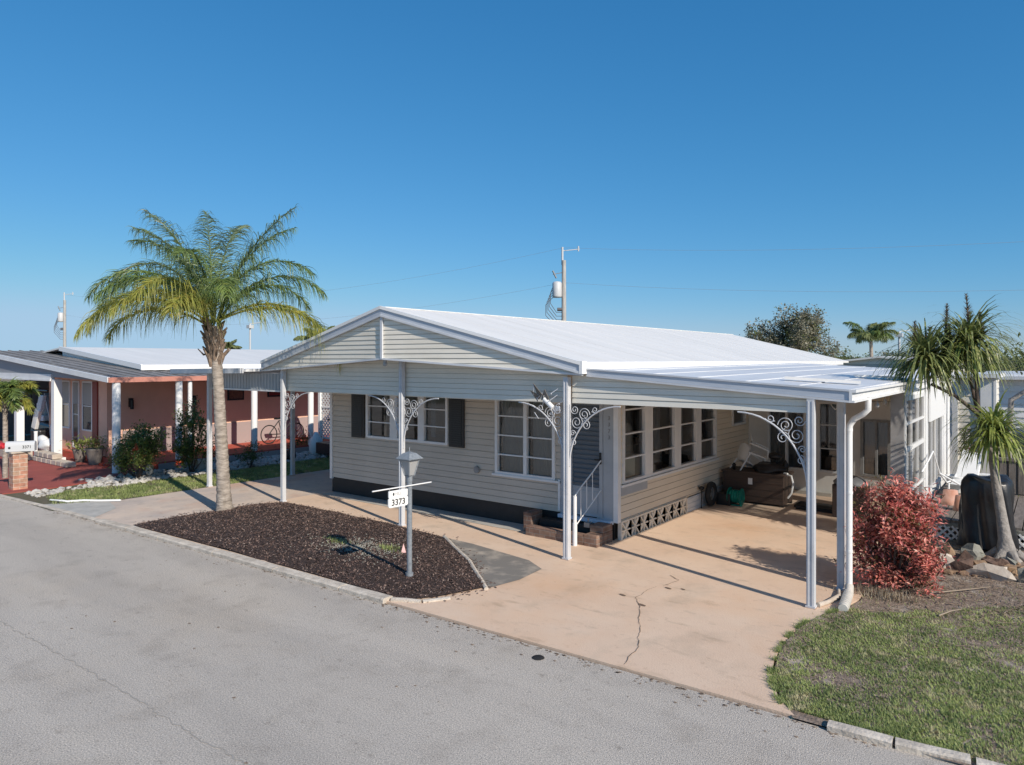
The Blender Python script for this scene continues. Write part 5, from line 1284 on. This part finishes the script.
# golf cart in the neighbour carport
T = thing('golf_cart', 'dark golf cart parked in the shade of the neighbouring carport', 'golf cart', (-26.6, 9.9, .03))
m = MB(); m.hexa([(-27.6, 9.2, .3), (-25.6, 9.2, .3), (-25.6, 10.4, .3), (-27.6, 10.4, .3), (-27.5, 9.25, .75), (-25.9, 9.25, .70), (-25.9, 10.35, .70), (-27.5, 10.35, .75)]); m.build('body', 'cart_body', T, bevel=.08)
for x in (-27.2, -25.9):
    for y in (9.25, 10.35): m = MB(); torus(m, (x, y, .24), .15, .08, 'y'); m.tube([(x, y-.04, .24), (x, y+.04, .24)], .1, 12); m.build('wheel', 'rubber', T)
m = MB(); m.hexa([(-26.1, 9.3, .75), (-26.05, 9.3, .75), (-26.05, 10.3, .75), (-26.1, 10.3, .75), (-26.6, 9.3, 1.7), (-26.55, 9.3, 1.7), (-26.55, 10.3, 1.7), (-26.6, 10.3, 1.7)]); m.build('windshield', 'cart_windshield', T)
m = MB(); m.box(-27.9, 9.25, 1.75, -26.2, 10.35, 1.82); m.build('canopy', 'cart_body', T, bevel=.03)
for x in (-27.7,):
    for y in (9.3, 10.3): m = MB(); m.tube([(x, y, .7), (x, y, 1.76)], .02, 6); m.build('strut', 'black', T)
m = MB(); m.box(-27.3, 9.35, .75, -26.8, 10.25, .95); m.box(-27.4, 9.35, .95, -27.25, 10.25, 1.35); m.build('seat', 'plastic_white', T, bevel=.03)
T = thing('white_moped', 'pale bundled folded umbrella and bag leaning in the neighbouring carport', 'bag', (-24.3, 8.5, .03)); T.name = 'folded_bag'
m = MB(); m.hexa([(-24.75, 8.3, .75), (-24.45, 8.3, .70), (-24.45, 8.4, .70), (-24.75, 8.4, .75), (-24.45, 8.3, 1.35), (-24.1, 8.3, 1.3), (-24.1, 8.4, 1.3), (-24.45, 8.4, 1.35)]); m.build('bag', 'plastic_white', T, bevel=.02)
m = MB(); m.hexa([(-24.4, 8.32, 1.3), (-24.1, 8.32, 1.25), (-24.1, 8.42, 1.25), (-24.4, 8.42, 1.3), (-24.2, 8.32, 1.75), (-23.85, 8.32, 1.75), (-23.85, 8.42, 1.75), (-24.2, 8.42, 1.75)]); m.build('cover', 'cart_windshield', T, bevel=.02)
m = MB(); m.box(-24.8, 8.3, .03, -24.1, 8.8, .7); m.build('base', 'black', T, bevel=.05)
m = MB(); m.box(-31, 18, 0, -24.3, 18.1, 2.7); m.box(-31, 8.6, 0, -30.9, 18, 2.7); m.build('wall', mat('cp_dark', (.15, .15, .15), .8), N_)
# statues, pots, porch clutter
T = thing('swan_statue', 'white swan-shaped garden statue on the neighbouring porch', 'statue', (-22.9, 8.1, .03))
m = MB(); m.blob((-22.9, 8.1, .38), .30, 2, .1, 3, (1.2, .7, .6)); m.blob((-23.1, 8.05, .5), .22, 5, .25, 2, (1.2, .5, .7)); m.box(-23.1, 7.95, .03, -22.7, 8.25, .2); m.build('body', 'plastic_white', T, smooth=True)
m = MB(); m.tube([(-22.65, 8.1, .45), (-22.55, 8.1, .62), (-22.62, 8.1, .8), (-22.55, 8.1, .95), (-22.45, 8.1, .93)], [.08, .06, .05, .05, .02], 8); m.build('neck', 'plastic_white', T)
for (x, y, r, h, lb) in ((-21.1, 8.25, .18, .35, 'large grey planter beside the red shutter'), (-20.3, 8.3, .22, .42, 'broad grey-brown planter at the corner of the neighbouring porch')):
    T = thing('planter', lb, 'planter', (x, y, .03), 'planters on the neighbouring porch'); m = MB(); m.lathe((x, y, .03), [(r*.6, 0), (r, h*.9), (r*1.08, h), (r*.9, h), (0, h*.9)], 16); m.build('pot', mat('pot_dull', (.20, .18, .16), .8), T)
    m = MB(); rp = random.Random(int(x*10)); leaf_cloud(m, [(x+rp.gauss(0, .18), y+rp.gauss(0, .15), h+.12+rp.gauss(0, .09)) for k in range(160)], .12, rp); m.build('foliage', 'hibiscus', T)
T = thing('dog_statue', 'dark sitting animal statue among the white rocks by the porch column', 'statue', (-16.95, 12.0, 0))
m = MB(); m.blob((-16.95, 12.0, .16), .17, 2, .1, 3, (1.1, .8, .9)); m.tube([(-16.9, 12, .15), (-16.85, 12, .36)], [.13, .08], 10); m.blob((-16.83, 12.0, .40), .09, 4, .1, 2); m.build('body', 'black', T, smooth=True)
m = MB(); m.lathe((-17.25, 13.1, .0), [(.12, 0), (.19, .08), (.2, .3), (.17, .48), (.08, .6), (.05, .68), (0, .69)], 16); torus(m, (-17.47, 13.1, .35), .12, .02, 'y', 16, 6); solo(m, 'white_jug', 'plastic_white', 'large white rounded jug on the rocks near the lattice', 'jug')
m = MB(); m.box(-17.0, 12.9, .1, -16.0, 13.3, .42); m.tube([(-16.15, 12.9, 0), (-16.15, 12.9, 1.1)], .04, 8); m.box(-16.4, 12.85, 1.08, -15.9, 13.1, 1.14); m.box(-16.2, 12.8, .0, -15.85, 13.2, .6); solo(m, 'covered_cart', 'black_tarp', 'dark covered cart with an upright bar next to the corner of the home', 'cart', bevel=.03)
T = thing('bicycle', 'bicycle parked on the neighbouring red porch below the pictures', 'bicycle', (-19.3, 13.4, .2))
for y in (12.9, 13.9): m = MB(); torus(m, (-19.3, y, .50), .28, .018, 'x', 24, 6); m.build('wheel', 'rubber', T)
m = MB(); A, B_, C_, D_ = (-19.3, 12.9, .50), (-19.3, 13.35, .48), (-19.3, 13.25, .9), (-19.3, 13.75, .9)
for a, b in ((A, B_), (A, C_), (B_, C_), (C_, D_), (B_, D_), (D_, (-19.3, 13.9, .50)), (D_, (-19.3, 13.7, 1.05)), ((-19.5, 13.68, 1.05), (-19.1, 13.68, 1.05))): m.tube([a, b], .016, 6)
m.build('frame', 'black', T); m = MB(); m.box(-19.37, 13.12, .95, -19.23, 13.38, 1.0); m.build('saddle', 'black', T)
T = thing('red_flowers', 'clump of red flowers at the far end of the red porch', 'flowers', (-18.3, 13.4, .2)); m = MB(); rp = random.Random(5)
leaf_cloud(m, [(-18.3+rp.gauss(0, .2), 13.5+rp.gauss(0, .35), .35+abs(rp.gauss(0, .13))) for k in range(260)], .08, rp); m.build('bloom', 'flower', T)
m = MB(); leaf_cloud(m, [(-18.3+rp.gauss(0, .2), 13.5+rp.gauss(0, .35), .22+abs(rp.gauss(0, .1))) for k in range(300)], .10, rp); m.build('foliage', 'shrub_green', T)
for (x, y, z) in ((-16.75, 7.75, .75), (-16.75, 8.75, .28), (-17.75, 7.45, .3)):
    m = MB(); rp = random.Random(int(x*-31+y*7)); leaf_cloud(m, [(x+rp.gauss(0, .03), y+rp.gauss(0, .03), z+rp.gauss(0, .03)) for k in range(18)], .09, rp, .8)
    solo(m, 'blossom', 'flower', {.75: 'orange blossom high on the left bush', .28: 'coral blossom low beside the taller bush', .3: 'red blossom low on the left side of the left bush'}[z], 'flower')
m = MB(); m.box(-17.25, 9.35, .02, -17.0, 9.6, .3); m.blob((-17.1, 8.2, .2), .12, 4, .3, 2, (.7, .7, 1.3)); solo(m, 'small_statue', 'stone_white', 'little pale rabbit-like stone figure between the two bushes', 'statue')

# ------------------------------------------------------------------ far away
def utility_pole(base, H_, s, label):
    T = thing('utility_pole', label, 'utility pole', base, 'utility poles'); x, y, z = base
    m = MB(); m.tube([(x, y, 0), (x, y, H_-.9)], [.19*s, .14*s], 12); m.build('pole', 'pole_wood', T)
    m = MB(); m.tube([(x-.12*s, y, H_-1.2), (x-.12*s, y, H_)], .075*s, 8); m.bar((x-.12, y, H_-.25), (x+1.1*s*.8, y+1.0*s*.6, H_-.15), .05, .05); m.tube([(x+.8*s, y+.55*s, H_-.3), (x+.8*s, y+.55*s, H_+.05)], .05, 6); m.build('top_bracket', 'galv', T)
    o = -Rv*.46*s; m = MB(); c = Vector((x, y, H_-3.4))+o
    m.lathe(c, [(0, 0), (.30*s, 0), (.32*s, .1), (.32*s, .95), (.25*s, 1.05), (0, 1.1)], 16); m.bar(c+Vector((0, 0, .5)), (x, y, H_-2.9), .1, .1); m.build('transformer', 'galv', T)
    m = MB(); c = Vector((x, y, H_-1.6))-Rv*.75*s; m.tube([c, c+Vector((.05, 0, -.5))-Rv*-.2], .06*s, 8); m.bar(c+Vector((0, 0, -.25)), (x, y, H_-1.7), .05, .05); m.build('fuse_switch', 'lamp_grey', T)
    m = MB()
    for k in range(5):
        a = Vector((x, y, H_-2.6-.2*k)); p1 = a-Rv*(.9+.08*k)*s; q = Vector((x, y, H_-4.4-.25*k))
        m.tube([a, a-Rv*.7*s+Vector((0, 0, .05)), p1+Vector((0, 0, -.5)), p1+Vector((0, 0, -1.2)), q-Rv*.5*s, q], .022, 5, False)
    m.tube([Vector((x, y, H_-4.2))-Rv*.1, Vector((x, y, H_-4.2))-Rv*.45], .12*s, 8); m.build('cable_loop', 'wire', T)
    return T
P1 = Vector((-27.0, 40.0, 0)); d = 47.8
P1 = Rv*3.48+Dv*47.8; P0 = Rv*(-51.6)+Dv*82; P2 = P1+(P1-P0)
utility_pole(tuple(P1), 10.4, 1.0, 'tall utility pole with transformer rising behind the roof ridge')
utility_pole(tuple(P0), 10.6, 1.0, 'distant utility pole with transformer at the far left')
for hz_, sag, lb in ((10.35, 1.9, 'highest overhead power line crossing the sky'), (8.0, 1.9, 'lower overhead power line crossing the sky')):
    m = MB()
    for a, b in ((P0, P1), (P1, P2)):
        pts = []
        for k in range(25):
            t = k/24; p = a.lerp(b, t); p.z = hz_-4*sag*t*(1-t); pts.append(p)
        m.tube(pts, .0065, 5, False)
    solo(m, 'power_line', 'line_grey', lb, 'power line', 'power lines')
# street light beyond neighbours and small mast
def mast(u, d, h, label, head=True):
    r = (u-512)/711*d; p = Rv*r+Dv*d
    T = thing('street_light', label, 'street light', (p.x, p.y, 0), 'distant street lights'); m = MB(); m.tube([(p.x, p.y, 0), (p.x, p.y, h)], .07, 8); m.build('pole', 'galv', T)
    m = MB(); m.bar((p.x, p.y, h), (p.x+.9*Rv.x, p.y+.9*Rv.y, h+.12), .05, .05); m.box(p.x-.2, p.y-.2, h-.35, p.x+.2, p.y+.2, h-.1); m.build('head', 'galv', T)
mast(250, 55, 5.6, 'thin white street light right of the palm above the neighbouring roof'); mast(899, 45, 4.6, 'slim street light left of the strap-leaved tree crown')

def leaf_tree(base, h, crown_r, mats, label, n=5200, size=.22, seed=1, cz=.65, group=None, squash=.75, trunk=.18, name='tree'):
    rs_ = random.Random(seed); T = thing(name, label, 'tree', base, group); b = Vector(base)
    m = MB(); m.tube([b, b+Vector((.1, 0, h*.35)), b+Vector((0, .1, h*.6))], [trunk, trunk*.75, trunk*.45], 10); m.build('trunk', 'bark_grey', T)
    m = MB(); cl = []
    for k in range(26):
        a = rs_.random()*6.28; e = rs_.uniform(-.15, 1.45); rr = crown_r*rs_.uniform(.55, 1.0)
        tip = b+Vector((math.cos(a)*math.cos(e)*rr, math.sin(a)*math.cos(e)*rr, h*cz+math.sin(e)*rr*squash-.1*h))
        s0 = b+Vector((0, 0, h*rs_.uniform(.28, .55))); mid = s0.lerp(tip, .5)+Vector((0, 0, .12*h*rs_.random()))
        m.tube([s0, mid, tip], [trunk*.35, trunk*.2, trunk*.06], 5, False); cl.append((tip, crown_r*rs_.uniform(.16, .34))); cl.append((mid, crown_r*rs_.uniform(.15, .28)))
    m.build('limb', 'bark_grey', T)
    per = {k: [] for k in range(len(mats))}
    tot = sum(r*r for _, r in cl)
    for c, r in cl:
        for j in range(max(2, int(n*r*r/tot/12))):
            v = Vector((rs_.gauss(0, 1), rs_.gauss(0, 1), rs_.gauss(0, 1))).normalized()*r*rs_.uniform(.3, 1.1); k0 = rs_.choices(range(len(mats)), [w for _, w in mats])[0]
            for q in range(12): per[k0].append(c+v+Vector((rs_.gauss(0, size*.6), rs_.gauss(0, size*.6), rs_.gauss(0, size*.6))))
    for k, (mt, _) in enumerate(mats):
        if per[k]: m = MB(); leaf_cloud(m, per[k], size, rs_, .55); m.build('crown', mt, T)
    return T
def at(u, d): r = (u-512)/711*d; p = Rv*r+Dv*d; return (p.x, p.y, 0)
leaf_tree(at(792, 39), 6.5, 2.6, [('grey_leaf', 4), ('far_leaf', 1)], 'wide grey-green tree behind the white roof', 17000, .16, 3, .62)
leaf_tree(at(762, 41), 5.3, 1.6, [('grey_leaf', 3), ('far_leaf', 1.2)], 'smaller grey-green tree against the left side of the wide tree', 7000, .15, 31, .6)
fronds2 = [(k*27.7+11*math.sin(k*5), random.Random(k).uniform(30, 88), random.Random(k+9).uniform(1.2, 1.9), random.Random(k+3).uniform(50, 120), G) for k in range(15)]
palm('palm_tree', at(870, 40), (at(870, 40)[0], at(870, 40)[1], 3.85), .12, .09, [(u, e, L, dr, 'far_leaf' if i % 3 else G) for i, (u, e, L, dr, _) in enumerate(fronds2)], 'distant palm tree above the low white roof', leafL=.62, seed=8, boots=False, wl=.035)
palm('palm_tree', at(318, 42), (at(318, 42)[0], at(318, 42)[1], 3.7), .16, .13, [(u, e, 1.5, dr, 'far_leaf') for i, (u, e, L, dr, _) in enumerate(fronds2)], 'small distant palm behind the left slope of the gable', leafL=.5, seed=9, boots=False, wl=.05)
palm('palm_tree', at(228, 95), (at(228, 95)[0], at(228, 95)[1], 4.2), .16, .13, [(u, e, 1.8, dr, 'far_leaf') for i, (u, e, L, dr, _) in enumerate(fronds2)], 'tiny distant palm seen beside the queen palm trunk', leafL=.6, seed=10, boots=False, wl=.09)
sp = [(836, 46, 4.6, 1.5), (852, 44, 4.5, 1.7), (893, 44, 4.9, 1.7), (910, 44, 4.7, 1.8), (930, 44, 4.8, 1.8), (1004, 30, 4.1, 1.8), (1030, 27, 4.0, 1.7), (985, 38, 4.3, 1.6), (1060, 30, 4.4, 2), (1100, 28, 4.2, 2)]
lbs = ['low rounded tree just right of the main roof end', 'low bushy tree left of the distant palm', 'low dark tree right of the distant palm', 'low tree behind the slim street light', 'low tree behind the strap leaves', 'dense bushy tree at the right above the white shed', 'bushy tree at the far right edge', 'farther bushy tree behind the beige shed', 'bushy tree beyond the right edge', 'last bushy tree beyond the right edge']
for i, ((u, d, h, r), lb) in enumerate(zip(sp, lbs)): leaf_tree(at(u, d), h, r, [('far_leaf', 3), ('grey_leaf', 1)], lb, 3600, .15, 40+i, .50, 'low trees on the right skyline', .7, .1)
# far low tree belt reads as a mass
m = MB(); rp = random.Random(77)
for k in range(9000):
    u = rp.uniform(-.95, 1.1); d = 170+rp.uniform(0, 30); hgt = 3.2+1.6*noise.noise(Vector((u*9, 0, 0)))
    p = Rv*u*d+Dv*d; z = rp.random()*hgt; s_ = 1.1
    a = rp.random()*6.28; m.add([(p.x, p.y, z), (p.x+s_*math.cos(a), p.y+s_*math.sin(a), z+.3), (p.x+.5*s_, p.y, z+s_*.8)], [(0, 1, 2)])
setp(m.build('far_woods', 'far_leaf'), kind='stuff', label='low dark belt of far trees on the horizon')
# far houses
def far_house(u0, d, wd, dp, ze, zr, label, wall='far_house_wall', roof='roof_white', rot=0):
    x, y, _ = at(u0, d); T = thing('distant_house', label, 'house', (x, y, 0), 'low houses beyond the home')
    m = MB(); m.box(x-wd/2, y, 0, x+wd/2, y+dp, ze); m.build('wall', wall, T)
    m = MB()
    for s_ in (-1, 1):
        t = [(x+s_*(wd/2+.3), y-.3, ze), (x, y-.3, zr), (x, y+dp+.3, zr), (x+s_*(wd/2+.3), y+dp+.3, ze)]
        m.hexa([(a, b, c-.08) for a, b, c in t]+t)
    m.add([(x-wd/2, y, ze), (x+wd/2, y, ze), (x, y, zr-.05)], [(0, 1, 2)]); m.build('roof', roof, T)
    m = MB()
    for k in (-.25, .2): m.box(x+k*wd-.4, y-.03, 1.0, x+k*wd+.4, y-.002, 2.0)
    m.build('window', 'dark_inside', T)
far_house(880, 33, 5.5, 9, 2.62, 2.98, 'low house with a pale roof behind the carport roof on the right')
# beige shed and white house at right
T = thing('beige_shed', 'narrow beige siding shed with white corner boards behind the deck', 'shed', (-1.5, 19.5, 0))
m = MB(); siding_wall(m, -2.0, -1.12, 0, 2.42, [], lambda u, z, o: (u, 19.5-o, z), .15, .016); siding_wall(m, 19.5, 21.4, 0, 2.42, [], lambda u, z, o: (-1.12+o, u, z), .15, .016); m.build('wall', 'siding_gable', T)
m = MB(); m.box(-1.98, 19.44, 0, -1.80, 19.49, 2.4); m.box(-1.36, 19.43, 0, -1.10, 19.49, 2.4); m.box(-1.11, 19.42, 0, -1.06, 19.6, 2.4); m.build('corner_board', 'white', T)
m = MB(); m.box(-2.1, 19.25, 2.40, -.98, 21.5, 2.49); m.build('roof', 'white', T)
T = thing('white_siding_house', 'white lap-siding house at the far right behind the hedge', 'house', (.4, 27, 0))
m = MB(); siding_wall(m, -1.9, 5, 0, 2.35, [], lambda u, z, o: (u, 27-o, z), .2, .025); m.build('wall', 'white', T)
m = MB(); t = [(-1.9, 26.6, 2.30), (5.5, 26.6, 2.30), (5.5, 30, 2.42), (-1.9, 30, 2.42)]; m.hexa([(a, b, c-.1) for a, b, c in t]+t); m.build('roof', 'awning_top', T)
T = thing('parked_car', 'dark blue car roof and windows showing above the hedge at the right edge', 'car', (.6, 22.5, 0))
m = MB(); x, y = .75, 22.5
side = [(-2.2, .35), (-2.25, .8), (-1.9, .95), (-1.2, 1.02), (-.55, 1.45), (.6, 1.5), (1.4, 1.1), (2.1, 1.0), (2.2, .7), (2.15, .35)]
nn_ = len(side); m.add([(x+a, y-.85, z) for a, z in side]+[(x+a, y+.85, z) for a, z in side], [tuple(range(nn_)), tuple(reversed(range(nn_, 2*nn_)))]+[(k, nn_+k, nn_+(k+1) % nn_, (k+1) % nn_) for k in range(nn_)])
m.build('body', mat('car_paint', (.03, .045, .06), .2), T, bevel=.06)
m = MB(); m.add([(x-1.05, y-.86, 1.03), (x-.52, y-.862, 1.40), (x+.55, y-.862, 1.44), (x+1.15, y-.86, 1.08)], [(0, 1, 2, 3)]); m.build('window', mat('car_glass', (.10, .15, .18), .08), T)
for a in (-1.4, 1.4): m = MB(); torus(m, (x+a, y-.8, .32), .24, .09, 'y'); m.build('wheel', 'rubber', T)
# hedge on the right, dark bits behind the grill
bush('hedge', (.35, 18.2, .02), [(dx, 0, .55, .42) for dx in (-1.0, -.5, 0, .5, 1.0, 1.5)]+[(dx, .1, .85, .32) for dx in (-.8, -.2, .4, 1.0, 1.6)], [('shrub_green', 2), ('far_leaf', 3), ('hibiscus', 1)], 'olive hedge below the dark car at the right edge', 'hedge', 4200, .09, 61)
bush('dry_plant', (-1.5, 18.3, .02), [(0, 0, .8, .12), (.1, 0, .4, .15), (-.08, 0, 1.2, .08)], [('croton_dark', 1)], 'thin dry brown plant against the beige shed', 'plant', 200, .07, 62)
T = thing('frangipani_tree', 'small tree with bare forking branches at the far right', 'tree', (-.55, 18.0, 0))
m = MB(); b = Vector((-.75, 17.4, 0))
m.tube([b, b+Vector((0, 0, 1.2)), b+Vector((.05, 0, 2.0)), b+Vector((.5, .1, 2.35)), b+Vector((.9, .1, 2.5))], [.07, .06, .05, .045, .04], 8); m.tube([b+Vector((.95, .1, 1.2)), b+Vector((1.0, .1, 1.9)), b+Vector((.75, .1, 2.45))], [.03, .03, .02], 8); m.tube([b+Vector((.5, .1, 2.35)), b+Vector((.75, .1, 2.8))], [.03, .015], 6); m.tube([b+Vector((.95, .1, 0)), b+Vector((.95, .1, 1.2))], .035, 8); m.build('trunk', 'bark_grey', T)
m = MB(); rp = random.Random(9)
for c in ((.75, .1, 2.85), (1.1, .1, 2.75), (.2, .1, 2.9), (1.5, .2, 2.9)): leaf_cloud(m, [b+Vector(c)+Vector((rp.gauss(0, .25), rp.gauss(0, .25), rp.gauss(0, .14))) for k in range(260)], .13, rp, .35)
m.build('crown', 'far_leaf', T)
m = MB(); m.box(-.95, 15.9, .34, .6, 15.96, .98)
for k in range(11): m.box(-.95+k*.14, 15.86, .36, -.85+k*.14, 15.9, .95)
m.box(-.95, 15.84, .95, .6, 15.98, 1.0); solo(m, 'deck_railing', 'deck_wood', 'weathered board railing at the back of the deck', 'railing')
m = MB(); m.box(-1.25, 16.5, .34, -.6, 16.9, .46); m.box(-1.2, 16.55, .46, -.7, 16.85, .56); solo(m, 'stacked_boards', 'plastic_white', 'small stack of pale boards on the far end of the deck', 'boards')
